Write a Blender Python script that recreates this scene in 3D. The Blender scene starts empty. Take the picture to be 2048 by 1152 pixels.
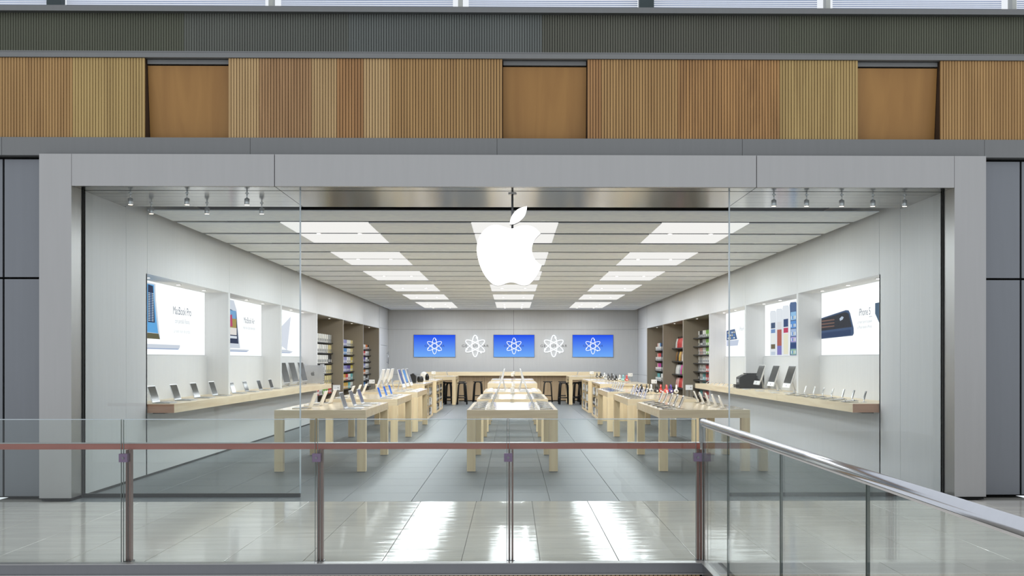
import bpy, math, random
from mathutils import Vector, Matrix
random.seed(11)
PI = math.pi
scn = bpy.context.scene
COL = scn.collection

# ------------------------------------------------------------------ camera
YAW = math.radians(0.79)
cd = bpy.data.cameras.new('camera'); cam = bpy.data.objects.new('camera', cd); COL.objects.link(cam)
cam.location = (-0.035, 0, 1.633)
cam.rotation_euler = (PI / 2, 0, -YAW)
cd.sensor_width = 36.0; cd.lens = 2200 / 2048 * 36
cd.shift_x = -0.0152; cd.shift_y = 143 / 2048
cd.clip_start = 0.05; cd.clip_end = 300
scn.camera = cam

# ------------------------------------------------------------------ world and exposure
w = bpy.data.worlds.new('world'); scn.world = w; w.use_nodes = True
bg = w.node_tree.nodes['Background']
bg.inputs[0].default_value = (0.90, 0.945, 1.0, 1); bg.inputs[1].default_value = 0.95
scn.view_settings.view_transform = 'Standard'; scn.view_settings.look = 'None'
scn.view_settings.exposure = 0.0; scn.view_settings.gamma = 1.0
scn.view_settings.use_curve_mapping = False
scn.cycles.max_bounces = 12; scn.cycles.transparent_max_bounces = 24
scn.cycles.diffuse_bounces = 6; scn.cycles.glossy_bounces = 6
scn.cycles.sample_clamp_indirect = 6.0
scn.cycles.caustics_reflective = False; scn.cycles.caustics_refractive = False
PANEL_W = 62.0         # light given off by each ceiling light panel
PANEL_EMIT = 0.9      # ceiling light diffusers
SPOT_W = 5.0         # each recessed ceiling downlight
BOX_EMIT = 1.15       # wall light boxes

# ------------------------------------------------------------------ materials
def lin(c):
    return tuple(((v / 255) / 12.92 if v / 255 <= 0.04045 else ((v / 255 + 0.055) / 1.055) ** 2.4) for v in c)
MATS = {}
def node_mat(name):
    m = bpy.data.materials.new(name); m.use_nodes = True
    nt = m.node_tree
    return m, nt, nt.nodes['Principled BSDF']
def setspec(b, v):
    b.inputs['Specular IOR Level'].default_value = v
def mat(name, rgb, rough=0.5, metal=0.0, var=0.05, scale=8.0, stretch=(1, 1, 1), bump=0.0, spec=0.5, coat=0.0, rvar=0.0, emit=0.0, objrand=0.0):
    """principled surface whose colour varies a little with a noise"""
    if name in MATS: return MATS[name]
    m, nt, b = node_mat(name); N = nt.nodes; L = nt.links
    c = lin(rgb)
    tc = N.new('ShaderNodeTexCoord'); mp = N.new('ShaderNodeMapping'); mp.inputs['Scale'].default_value = stretch
    L.new(tc.outputs['Object'], mp.inputs['Vector'])
    nz = N.new('ShaderNodeTexNoise'); nz.inputs['Scale'].default_value = scale; nz.inputs['Detail'].default_value = 4
    L.new(mp.outputs[0], nz.inputs['Vector'])
    rp = N.new('ShaderNodeValToRGB')
    rp.color_ramp.elements[0].position = 0.3; rp.color_ramp.elements[1].position = 0.7
    rp.color_ramp.elements[0].color = (*[v * (1 - var) for v in c], 1)
    rp.color_ramp.elements[1].color = (*[min(1, v * (1 + var)) for v in c], 1)
    L.new(nz.outputs['Fac'], rp.inputs['Fac'])
    out = rp.outputs['Color']
    if objrand:
        oi = N.new('ShaderNodeObjectInfo'); mr = N.new('ShaderNodeMapRange')
        mr.inputs['To Min'].default_value = 1 - objrand; mr.inputs['To Max'].default_value = 1 + objrand
        L.new(oi.outputs['Random'], mr.inputs['Value'])
        mx = N.new('ShaderNodeVectorMath'); mx.operation = 'SCALE'
        L.new(out, mx.inputs[0]); L.new(mr.outputs[0], mx.inputs['Scale']); out = mx.outputs[0]
    L.new(out, b.inputs['Base Color'])
    b.inputs['Roughness'].default_value = rough; b.inputs['Metallic'].default_value = metal
    setspec(b, spec); b.inputs['Coat Weight'].default_value = coat; b.inputs['Coat Roughness'].default_value = 0.12
    if bump:
        bp = N.new('ShaderNodeBump'); bp.inputs['Strength'].default_value = bump; bp.inputs['Distance'].default_value = 0.01
        L.new(nz.outputs['Fac'], bp.inputs['Height']); L.new(bp.outputs[0], b.inputs['Normal'])
    if emit:
        b.inputs['Emission Color'].default_value = (*c, 1); b.inputs['Emission Strength'].default_value = emit
    MATS[name] = m; return m
def emis(name, rgb, s):
    if name in MATS: return MATS[name]
    m = bpy.data.materials.new(name); m.use_nodes = True; nt = m.node_tree
    nt.nodes.remove(nt.nodes['Principled BSDF'])
    e = nt.nodes.new('ShaderNodeEmission'); e.inputs[0].default_value = (*lin(rgb), 1); e.inputs[1].default_value = s
    nt.links.new(e.outputs[0], nt.nodes['Material Output'].inputs[0]); MATS[name] = m; return m
def glass(name, tint, refl=1.0, rough=0.0):
    """thin sheet glass: tinted see-through plus Schlick mirror reflection"""
    m = bpy.data.materials.new(name); m.use_nodes = True; nt = m.node_tree; N = nt.nodes; L = nt.links
    N.remove(N['Principled BSDF'])
    tr = N.new('ShaderNodeBsdfTransparent'); tr.inputs[0].default_value = (*tint, 1)
    gl = N.new('ShaderNodeBsdfGlossy'); gl.inputs['Roughness'].default_value = rough
    lw = N.new('ShaderNodeLayerWeight'); lw.inputs['Blend'].default_value = 0.5
    pw = N.new('ShaderNodeMath'); pw.operation = 'POWER'; pw.inputs[1].default_value = 4.0
    L.new(lw.outputs['Facing'], pw.inputs[0])
    ma = N.new('ShaderNodeMath'); ma.operation = 'MULTIPLY_ADD'; ma.inputs[1].default_value = 0.9 * refl; ma.inputs[2].default_value = 0.035 * refl
    L.new(pw.outputs[0], ma.inputs[0])
    mx = N.new('ShaderNodeMixShader'); L.new(ma.outputs[0], mx.inputs[0]); L.new(tr.outputs[0], mx.inputs[1]); L.new(gl.outputs[0], mx.inputs[2])
    L.new(mx.outputs[0], N['Material Output'].inputs[0]); MATS[name] = m; return m
def wood(name, rgb, dark=0.72, rough=0.45, axis='Z', scale=1.0, figure=0.5, light=1.06):
    """streaky timber with the grain along an axis"""
    m, nt, b = node_mat(name); N = nt.nodes; L = nt.links
    c = lin(rgb)
    tc = N.new('ShaderNodeTexCoord'); mp = N.new('ShaderNodeMapping')
    mp.inputs['Scale'].default_value = {'Z': (14, 14, 0.9), 'X': (0.9, 14, 14), 'Y': (14, 0.9, 14)}[axis]
    L.new(tc.outputs['Object'], mp.inputs['Vector'])
    nz = N.new('ShaderNodeTexNoise'); nz.inputs['Scale'].default_value = scale; nz.inputs['Detail'].default_value = 6; nz.inputs['Distortion'].default_value = figure
    L.new(mp.outputs[0], nz.inputs['Vector'])
    rp = N.new('ShaderNodeValToRGB'); rp.color_ramp.elements[0].position = 0.32; rp.color_ramp.elements[1].position = 0.66
    rp.color_ramp.elements[0].color = (c[0] * dark, c[1] * dark * 0.95, c[2] * dark * 0.9, 1)
    rp.color_ramp.elements[1].color = (*[min(1, v * light) for v in c], 1)
    L.new(nz.outputs['Fac'], rp.inputs['Fac']); L.new(rp.outputs[0], b.inputs['Base Color'])
    b.inputs['Roughness'].default_value = rough; MATS[name] = m; return m
def stone(name, rgb, rough, var, sx, sy, bump, objrand, spec=0.5):
    """polished stone tile with fine streaks; world-space so the veins run on, tone differs a little by tile"""
    m, nt, b = node_mat(name); N = nt.nodes; L = nt.links
    c = lin(rgb)
    ge = N.new('ShaderNodeNewGeometry'); mp = N.new('ShaderNodeMapping'); mp.inputs['Scale'].default_value = (sx, sy, 1)
    L.new(ge.outputs['Position'], mp.inputs['Vector'])
    nz = N.new('ShaderNodeTexNoise'); nz.inputs['Scale'].default_value = 1.0; nz.inputs['Detail'].default_value = 7; nz.inputs['Roughness'].default_value = 0.62
    L.new(mp.outputs[0], nz.inputs['Vector'])
    rp = N.new('ShaderNodeValToRGB'); rp.color_ramp.elements[0].position = 0.3; rp.color_ramp.elements[1].position = 0.72
    rp.color_ramp.elements[0].color = (*[v * (1 - var) for v in c], 1); rp.color_ramp.elements[1].color = (*[min(1, v * (1 + var * 0.6)) for v in c], 1)
    L.new(nz.outputs['Fac'], rp.inputs['Fac'])
    oi = N.new('ShaderNodeObjectInfo'); mr = N.new('ShaderNodeMapRange'); mr.inputs['To Min'].default_value = 1 - objrand; mr.inputs['To Max'].default_value = 1 + objrand
    L.new(oi.outputs['Random'], mr.inputs['Value'])
    sc = N.new('ShaderNodeVectorMath'); sc.operation = 'SCALE'; L.new(rp.outputs[0], sc.inputs[0]); L.new(mr.outputs[0], sc.inputs['Scale'])
    L.new(sc.outputs[0], b.inputs['Base Color'])
    b.inputs['Roughness'].default_value = rough; setspec(b, spec)
    if bump:
        n2 = N.new('ShaderNodeTexNoise'); n2.inputs['Scale'].default_value = 1.0; n2.inputs['Detail'].default_value = 3
        m2 = N.new('ShaderNodeMapping'); m2.inputs['Scale'].default_value = (sx * 2.2, sy * 1.1, 1)
        L.new(ge.outputs['Position'], m2.inputs['Vector']); L.new(m2.outputs[0], n2.inputs['Vector'])
        bp = N.new('ShaderNodeBump'); bp.inputs['Strength'].default_value = bump; bp.inputs['Distance'].default_value = 0.01
        L.new(n2.outputs['Fac'], bp.inputs['Height']); L.new(bp.outputs[0], b.inputs['Normal'])
    MATS[name] = m; return m
def steel(name, rgb, rough=0.38, metal=0.8):
    """brushed stainless sheet"""
    return mat(name, rgb, rough, metal, 0.018, 3.0, (6, 6, 0.4), spec=0.5)
def screen_mat(name, top, bot, z0, z1, s):
    """lit display showing a vertical colour gradient"""
    m = bpy.data.materials.new(name); m.use_nodes = True; nt = m.node_tree; N = nt.nodes; L = nt.links
    N.remove(N['Principled BSDF'])
    tc = N.new('ShaderNodeTexCoord'); sp = N.new('ShaderNodeSeparateXYZ'); L.new(tc.outputs['Object'], sp.inputs[0])
    mr = N.new('ShaderNodeMapRange'); mr.inputs['From Min'].default_value = z0; mr.inputs['From Max'].default_value = z1
    L.new(sp.outputs['Z'], mr.inputs['Value'])
    mx = N.new('ShaderNodeValToRGB'); mx.color_ramp.elements[0].color = (*lin(bot), 1); mx.color_ramp.elements[1].color = (*lin(top), 1)
    L.new(mr.outputs[0], mx.inputs[0])
    e = N.new('ShaderNodeEmission'); e.inputs[1].default_value = s; L.new(mx.outputs[0], e.inputs[0])
    L.new(e.outputs[0], N['Material Output'].inputs[0]); MATS[name] = m; return m

STEEL = steel('brushed_steel', (172, 171, 170))
STEEL_IN = steel('brushed_steel_wall', (222, 223, 224), 0.45, 0.1)
STEEL_BAY = steel('brushed_steel_dim_bay', (160, 149, 131), 0.42, 0.2)  # wall steel in a darker brown, the bays' weaker light put into the colour
STEEL_BACK = steel('brushed_steel_back_wall', (200, 200, 200), 0.45, 0.2)
SOFFIT = steel('soffit_steel', (150, 151, 149), 0.16, 0.95)
STEEL_SIDE = steel('blue_grey_cladding', (128, 131, 136), 0.42, 0.6)
STEEL_BEAM = steel('grey_beam_paint', (124, 125, 125), 0.45, 0.3)
STEEL_DARK = steel('dark_channel_steel', (120, 121, 124), 0.3, 0.8)
TUBE = steel('handrail_tube_steel', (200, 202, 208), 0.18, 1.0)
BLACK = mat('black_gap', (16, 16, 15), 0.8)
BLACKP = mat('black_plastic', (22, 22, 23), 0.35)
BLACKG = mat('black_gloss', (10, 10, 12), 0.08)
SCREEN = mat('dark_screen_glass', (24, 23, 21), 0.08, spec=0.35)
WHITE = mat('white_plastic', (232, 232, 232), 0.35)
WHITEM = mat('white_matt', (224, 224, 222), 0.6)
ALU = mat('aluminium', (205, 207, 210), 0.32, 0.75)
KEYS = mat('grey_keys', (120, 121, 124), 0.45)
MAPLE = wood('maple', (242, 223, 186), 0.93, 0.2, 'X')
MAPLE.node_tree.nodes['Principled BSDF'].inputs['Coat Weight'].default_value = 0.6
MAPLE.node_tree.nodes['Principled BSDF'].inputs['Coat Roughness'].default_value = 0.15
MAPLE_LEG = wood('maple_upright', (244, 221, 178), 0.93, 0.34, 'Z')
MAPLE_END = wood('maple_end_grain', (205, 160, 132), 0.9, 0.4, 'X')
CHERRY = wood('cherry_handrail', (168, 92, 78), 0.85, 0.35, 'X')
POSTM = steel('post_steel_wood_reflection', (120, 92, 84), 0.35, 0.6)  # steel posts; reddish brown of the reflected timber is put into the colour
CLAMP = steel('violet_grey_clamp', (120, 104, 126), 0.35, 0.5)
CEILW = mat('ceiling_white', (242, 247, 255), 0.55, spec=0.4)
DIFF = emis('ceiling_diffuser', (255, 254, 250), PANEL_EMIT)
LAMPW = emis('lamp_lens', (255, 252, 246), 8.0)
LAMPWARM = emis('spot_lens', (255, 232, 205), 6.0)
LOGO_FACE = emis('logo_lit_face', (255, 255, 255), 1.6)
NEON = emis('neon_white', (240, 247, 255), 1.5)
BOX_LIT = emis('lightbox_white', (255, 255, 255), BOX_EMIT)
STONE_IN = stone('store_stone', (103, 109, 112), 0.42, 0.07, 1.4, 0.7, 0.0, 0.02, 0.3)
STONE_OUT = stone('mall_stone', (212, 208, 200), 0.09, 0.13, 0.8, 6.0, 0.22, 0.03, 0.10)
GLASS = glass('shop_glass', (0.975, 0.99, 0.985), 0.8)
GLASSR = glass('railing_glass', (0.95, 0.975, 0.965), 0.9)
GEDGE = mat('glass_edge', (190, 200, 205), 0.2)
ACRYL = glass('acrylic', (0.93, 0.94, 0.94), 1.4, 0.05)
STOOLM = mat('black_stained_wood', (20, 18, 17), 0.45)
ICON = mat('cable_white', (225, 225, 222), 0.5)

# ------------------------------------------------------------------ mesh helpers
class MB:
    def __init__(s): s.v = []; s.f = []
    def quad(s, a, b, c, d):
        n = len(s.v); s.v += [tuple(a), tuple(b), tuple(c), tuple(d)]; s.f.append((n, n + 1, n + 2, n + 3)); return s
    def box(s, x0, x1, y0, y1, z0, z1):
        n = len(s.v)
        x0, x1 = min(x0, x1), max(x0, x1); y0, y1 = min(y0, y1), max(y0, y1); z0, z1 = min(z0, z1), max(z0, z1)
        s.v += [(x0, y0, z0), (x1, y0, z0), (x1, y1, z0), (x0, y1, z0), (x0, y0, z1), (x1, y0, z1), (x1, y1, z1), (x0, y1, z1)]
        s.f += [tuple(n + i for i in q) for q in ((0, 3, 2, 1), (4, 5, 6, 7), (0, 1, 5, 4), (1, 2, 6, 5), (2, 3, 7, 6), (3, 0, 4, 7))]
        return s
    def rbox(s, x0, x1, y0, y1, z0, z1, r, n=4):
        """box whose outline seen from above has rounded corners"""
        pts = []
        for cx, cy, a0 in ((x1 - r, y1 - r, 0), (x0 + r, y1 - r, 90), (x0 + r, y0 + r, 180), (x1 - r, y0 + r, 270)):
            for k in range(n + 1):
                a = math.radians(a0 + 90 * k / n); pts.append((cx + r * math.cos(a), cy + r * math.sin(a)))
        return s.prism(pts, lambda u, v, t: (u, v, z0 + (z1 - z0) * t))
    def prism(s, pts, fn):
        """closed outline swept from t=0 to t=1 by fn(u, v, t)"""
        n = len(s.v); k = len(pts)
        s.v += [fn(u, v, 0) for u, v in pts] + [fn(u, v, 1) for u, v in pts]
        s.f.append(tuple(n + i for i in reversed(range(k)))); s.f.append(tuple(n + k + i for i in range(k)))
        for i in range(k):
            j = (i + 1) % k; s.f.append((n + i, n + j, n + k + j, n + k + i))
        return s
    def loops(s, rings, closed=False, caps=True):
        n = len(s.v); k = len(rings[0])
        for r in rings: s.v += [tuple(p) for p in r]
        m = len(rings)
        for a in range(m if closed else m - 1):
            b = (a + 1) % m
            for i in range(k):
                j = (i + 1) % k; s.f.append((n + a * k + i, n + a * k + j, n + b * k + j, n + b * k + i))
        if caps and not closed:
            s.f.append(tuple(n + i for i in reversed(range(k)))); s.f.append(tuple(n + (m - 1) * k + i for i in range(k)))
        return s
    def tube(s, pts, r, n=8, closed=False):
        P = [Vector(p) for p in pts]; rings = []
        m = len(P); prev = None
        for i, p in enumerate(P):
            if closed: t = (P[(i + 1) % m] - P[i - 1])
            else: t = (P[min(i + 1, m - 1)] - P[max(i - 1, 0)])
            t.normalize()
            ref = prev if prev is not None else (Vector((0, 0, 1)) if abs(t.z) < 0.9 else Vector((1, 0, 0)))
            a = ref - t * ref.dot(t)
            if a.length < 1e-5: a = Vector((0, 1, 0)) - t * t.y
            a.normalize(); b = t.cross(a); prev = a
            rr = r[i] if isinstance(r, (list, tuple)) else r
            rings.append([p + a * (rr * math.cos(2 * PI * q / n)) + b * (rr * math.sin(2 * PI * q / n)) for q in range(n)])
        return s.loops(rings, closed)
    def lathe(s, prof, n=16, c=(0, 0, 0)):
        """profile of (radius, z) turned about a vertical axis"""
        rings = [[(c[0] + r * math.cos(2 * PI * q / n), c[1] + r * math.sin(2 * PI * q / n), c[2] + z) for q in range(n)] for r, z in prof]
        return s.loops(rings)
    def xf(s, M):
        s.v = [tuple(M @ Vector(p)) for p in s.v]; return s
    def mesh(s, name):
        me = bpy.data.meshes.new(name); me.from_pydata(s.v, [], s.f); me.update(); return me
    def build(s, name, m, parent=None, smooth=False, label=None, kind=None, off=None):
        if off is not None:
            s.v = [(x - off[0], y - off[1], z - off[2]) for x, y, z in s.v]
        me = s.mesh(name); me.materials.append(m)
        if smooth:
            for p in me.polygons: p.use_smooth = len(p.vertices) <= 4
        o = bpy.data.objects.new(name, me); COL.objects.link(o)
        if off is not None and parent is None: o.location = off
        if parent is not None: o.parent = parent
        if label: o['label'] = label
        if kind: o['kind'] = kind
        return o
def tag(o, label, cat, group=None):
    o['label'] = label; o['category'] = cat
    if group: o['group'] = group
    return o
def thing(name, label, cat, loc=(0, 0, 0), rz=0.0, group=None):
    o = bpy.data.objects.new(name, None); o.empty_display_size = 0.1; COL.objects.link(o)
    o.location = loc; o.rotation_euler = (0, 0, rz)
    return tag(o, label, cat, group)
def struct(o, label=None):
    o['kind'] = 'structure'
    if label: o['label'] = label
    return o
def clone(src, loc, rz, label, group=None, parent=None):
    r = src.copy(); COL.objects.link(r); r.location = loc; r.rotation_euler = (0, 0, rz)
    if label: r['label'] = label
    if group: r['group'] = group
    for ch in src.children:
        c = ch.copy(); COL.objects.link(c); c.parent = r
        for g in ch.children:
            d = g.copy(); COL.objects.link(d); d.parent = c
    return r
PROTO = {}
def place(key, maker, loc, rz, label, group):
    """the first call builds the thing, later calls copy it"""
    if key not in PROTO:
        o = maker(); o.location = loc; o.rotation_euler = (0, 0, rz); o['label'] = label; o['group'] = group
        PROTO[key] = o; return o
    return clone(PROTO[key], loc, rz, label, group)
ORD = ['first', 'second', 'third', 'fourth', 'fifth', 'sixth', 'seventh', 'eighth', 'ninth', 'tenth', 'eleventh', 'twelfth', 'thirteenth', 'fourteenth', 'fifteenth', 'sixteenth']
def text_mb(body, size, fn, depth=0.002, align='CENTER', width=None, spacing=1.0):
    """lettering as a mesh; fn(u, v, t) puts it in place"""
    cu = bpy.data.curves.new('lettering', 'FONT'); cu.body = body; cu.size = size; cu.align_x = align; cu.align_y = 'CENTER'; cu.resolution_u = 3; cu.space_character = spacing
    o = bpy.data.objects.new('lettering', cu); COL.objects.link(o)
    bpy.context.view_layer.update()
    me = bpy.data.meshes.new_from_object(o.evaluated_get(bpy.context.evaluated_depsgraph_get()))
    xs_ = [v.co.x for v in me.vertices]; k_ = 1.0 if width is None else width / (max(xs_) - min(xs_))
    mb = MB(); mb.v = [fn(v.co.x * k_, v.co.y, 0) for v in me.vertices]; mb.f = [tuple(p.vertices) for p in me.polygons]
    bpy.data.meshes.remove(me); bpy.data.objects.remove(o); bpy.data.curves.remove(cu)
    return mb
def catmull(pts, corners=(), sub=4):
    out = []; n = len(pts)
    for i in range(n):
        p0, p1, p2, p3 = pts[i - 1], pts[i], pts[(i + 1) % n], pts[(i + 2) % n]
        if i in corners: p0 = p1
        if (i + 1) % n in corners: p3 = p2
        for k in range(sub):
            t = k / sub
            out.append(tuple(0.5 * (2 * p1[a] + (p2[a] - p0[a]) * t + (2 * p0[a] - 5 * p1[a] + 4 * p2[a] - p3[a]) * t * t + (3 * p1[a] - p0[a] - 3 * p2[a] + p3[a]) * t ** 3) for a in (0, 1)))
    return out

# ================================================================== SETTING
HW = 5.13            # half width of the shop
YG = 13.11           # glass line
YB = 45.15           # back wall
ZC = 3.66            # ceiling
NICHE = [15.42 + 4.45 * k for k in range(7)]     # fins between wall bays
ZH = 2.83            # header of wall bays
J = 0.004            # half a panel joint

# ---- shop floor: stone tiles on a dark bed
fl = struct(MB().box(-6.05, 6.05, 12.68, YB + 0.3, -0.3, -0.012).build('floor', mat('grey_grout', (128, 126, 120), 0.7)), 'grey stone tiled floor of the shop')
tile_meshes = {}
def tile(x0, x1, y0, y1, m, parent, name='tile'):
    key = (round(x1 - x0, 3), round(y1 - y0, 3), m.name)
    if key not in tile_meshes:
        mb = MB(); a, b = (x1 - x0) / 2 - 0.0025, (y1 - y0) / 2 - 0.0025
        rings = [[(-a, -b, -0.012), (a, -b, -0.012), (a, b, -0.012), (-a, b, -0.012)], [(-a, -b, -0.0015), (a, -b, -0.0015), (a, b, -0.0015), (-a, b, -0.0015)], [(-a + 0.0015, -b + 0.0015, 0), (a - 0.0015, -b + 0.0015, 0), (a - 0.0015, b - 0.0015, 0), (-a + 0.0015, b - 0.0015, 0)]]
        mb.loops(rings); me = mb.mesh(name); me.materials.append(m); tile_meshes[key] = me
    o = bpy.data.objects.new(name, tile_meshes[key]); COL.objects.link(o); o.parent = parent
    o.location = ((x0 + x1) / 2, (y0 + y1) / 2, 0); return o
xs = [-5.13] + [-4.4 + 0.8 * i for i in range(12)] + [5.13]
far = MB()
r = 0; y = 12.68
while y < YB - 0.01:
    y1 = min(y + 0.8, YB)
    for a, b in zip(xs[:-1], xs[1:]):
        if r < 23: tile(a, b, y, y1, STONE_IN, fl)
        else: far.box(a + 0.0025, b - 0.0025, y + 0.0025, y1 - 0.0025, -0.012, 0)
    y = y1; r += 1
far.build('tile', STONE_IN, fl, kind='stuff')

# ---- mall walkway floor
wf = struct(MB().box(-9, 9, 8.80, 12.68, -0.35, -0.012).box(1.60, 9, 1.2, 8.80, -0.35, -0.012).build('floor_walkway', mat('grey_grout', (128, 126, 120), 0.7)), 'polished beige stone walkway in front of the shop')
TW = 0.64
n = 0
for i in range(-11, 12):
    for k in range(6):
        tile(0.83 + TW * (i - 1), 0.83 + TW * i, 8.84 + TW * k, 8.84 + TW * (k + 1), STONE_OUT, wf); n += 1
for i in range(0, 6):
    for k in range(12):
        tile(1.645 + TW * i, 1.645 + TW * (i + 1), 8.84 - TW * (k + 1), 8.84 - TW * k, STONE_OUT, wf)
struct(MB().box(-14, 14, -6, 8.7, -5.6, -5.5).build('floor_lower', mat('lower_floor', (170, 165, 155), 0.4)), 'floor of the level below')

# ---- side walls
def side_wall(sg):
    nm = 'wall_left' if sg < 0 else 'wall_right'
    X = lambda v: sg * v
    w_ = struct(MB().box(X(6.02), X(6.12), 13.2, YB + 0.35, 0, 4.2).build(nm, STEEL_BAY), ('left' if sg < 0 else 'right') + ' brushed steel side wall of the shop')
    def pan(x0, x1, y0, y1, z0, z1, m=STEEL_IN, name='wall_panel'):
        MB().box(X(x0), X(x1), y0, y1, z0, z1).build(name, m, w_)
    # solid panels by the shop window
    pan(HW, HW + 0.1, YG + 0.02, 14.58 - J, 0, 3.64); pan(HW, HW + 0.1, 14.58 + J, NICHE[0] - J, 0, 4.1)
    pan(HW, 6.0, NICHE[0] - 0.05, NICHE[0], 0, ZH, name='fin')
    pan(HW + 0.1, 6.02, 13.2, NICHE[0] - 0.06, 0, 0.02, BLACK, 'backing')
    for k in range(6):
        y0, y1 = NICHE[k], NICHE[k + 1]
        pan(HW, HW + 0.1, y0 + J, y1 - J, ZH, 4.1)
        pan(HW, 6.0, y1 - 0.06, y1 + 0.06, 0, ZH, STEEL_IN if k < 3 else STEEL_BAY, 'fin')
        a = y0 + (0.0 if k == 0 else 0.06); b = y1 - 0.06
        pan(HW + 0.1, 6.0, a, b, ZH, ZH + 0.03, WHITEM if k < 3 else STEEL_BAY, 'niche_soffit')
        if k < 3:
            pan(HW, HW + 0.06, a, b, 0.0, 0.885)                 # panel under the shelf
            pan(5.515, 5.60, a, b, 0.885, 1.70)                  # niche back below the light box
        else:
            pan(5.93, 6.0, a, b, 0.0, ZH, STEEL_BAY, 'bay_back')
        nl = 3 if k < 3 else 2
        for q in range(nl):
            yy = a + (b - a) * (q + 0.5) / nl
            d = MB().lathe([(0.045, 0), (0.045, -0.008), (0.03, -0.008)], 12, (X(5.36), yy, ZH)).build('downlight', WHITE, w_)
            MB().lathe([(0.03, -0.0085), (0.001, -0.0085)], 12, (X(5.36), yy, ZH)).build('lens', LAMPW, d)
    pan(HW, HW + 0.1, NICHE[6] + 0.06, YB, 2.865 + J, 4.1)
    if sg > 0:
        pan(HW, HW + 0.1, NICHE[6] + 0.06, YB, 1.02 + J, 2.865 - J); pan(HW, HW + 0.1, NICHE[6] + 0.06, YB, 0, 1.02 - J)
    else:
        pan(HW, HW + 0.1, NICHE[6] + 0.06, NICHE[6] + 0.5, 0, 2.865 - J); pan(HW, HW + 0.1, YB - 0.35, YB, 0, 2.865 - J)
        pan(HW, HW + 0.1, NICHE[6] + 0.51, YB - 0.36, 2.2, 2.865 - J)
    return w_
WL = side_wall(-1); WR = side_wall(1)
for sg in (-1, 1):
    bb = MB().box(sg * HW, sg * (HW - 0.008), YG + 0.03, NICHE[3] - 0.06, 0.0, 0.028)
    struct(bb.build('baseboard_left' if sg < 0 else 'baseboard_right', BLACK), 'thin dark strip at the foot of the ' + ('left' if sg < 0 else 'right') + ' wall')
d1 = struct(MB().box(-HW - 0.06, -HW - 0.005, NICHE[6] + 0.515, YB - 0.365, 0.005, 2.19).build('door_1', STEEL_IN), 'flush steel door at the far end of the left wall')
hd = MB().tube([(-5.07, YB - 0.5, 1.45), (-5.07, YB - 0.5, 1.95)], 0.016, 8)
for z in (1.52, 1.88): hd.tube([(-5.07, YB - 0.5, z), (-5.14, YB - 0.5, z)], 0.01, 6)
hd.build('door_handle', TUBE, d1, True)

# ---- back wall
wb = struct(MB().box(-6.1, 6.1, YB + 0.1, YB + 0.25, 0, 4.2).build('wall_back', BLACK), 'brushed steel back wall behind the service bar')
for x0, x1 in ((-HW, 0.02), (0.02, HW)):
    for z0, z1 in ((0, 1.02), (1.02, 2.865), (2.865, 4.1)):
        MB().box(x0 + J, x1 - J, YB, YB + 0.1, z0 + J, z1 - J).build('wall_panel', STEEL_BACK, wb)

# ---- ceiling: white panels with dark gaps, three columns of lit panels
cl = struct(MB().box(-6.1, 6.1, 13.2, YB + 0.3, 4.1, 4.2).build('ceiling', BLACK), 'white panel ceiling with dark joints')
lines = [16.26 + 1.51 * k for k in range(20)]
LIT = [(0, 1), (3, 4), (6, 7), (9, 10), (12, 13), (15, 16, 17)]
lit_set = {a for g in LIT for a in g}
COLX = [(-3.48, -2.17), (-0.65, 0.65), (2.19, 3.50)]
GAP = 0.10
def cpanel(x0, x1, y0, y1):
    mb = MB(); mb.box(x0, x1, y0, y1, ZC, ZC + 0.012)
    mb.build('ceiling_panel', CEILW, cl)
cpanel(-5.0, 5.0, 15.04, lines[0] - GAP)
for k in range(19):
    y0, y1 = lines[k] + GAP, lines[k + 1] - GAP
    if k in lit_set:
        e = [-5.0] + [v for c in COLX for v in c] + [5.0]
        for q in range(0, 8, 2): cpanel(e[q], e[q + 1], y0, y1)
    else: cpanel(-5.0, 5.0, y0, y1)
cpanel(-5.0, 5.0, lines[19] + GAP, YB - 0.05)
colname = ['left column', 'middle column', 'right column']
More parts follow.
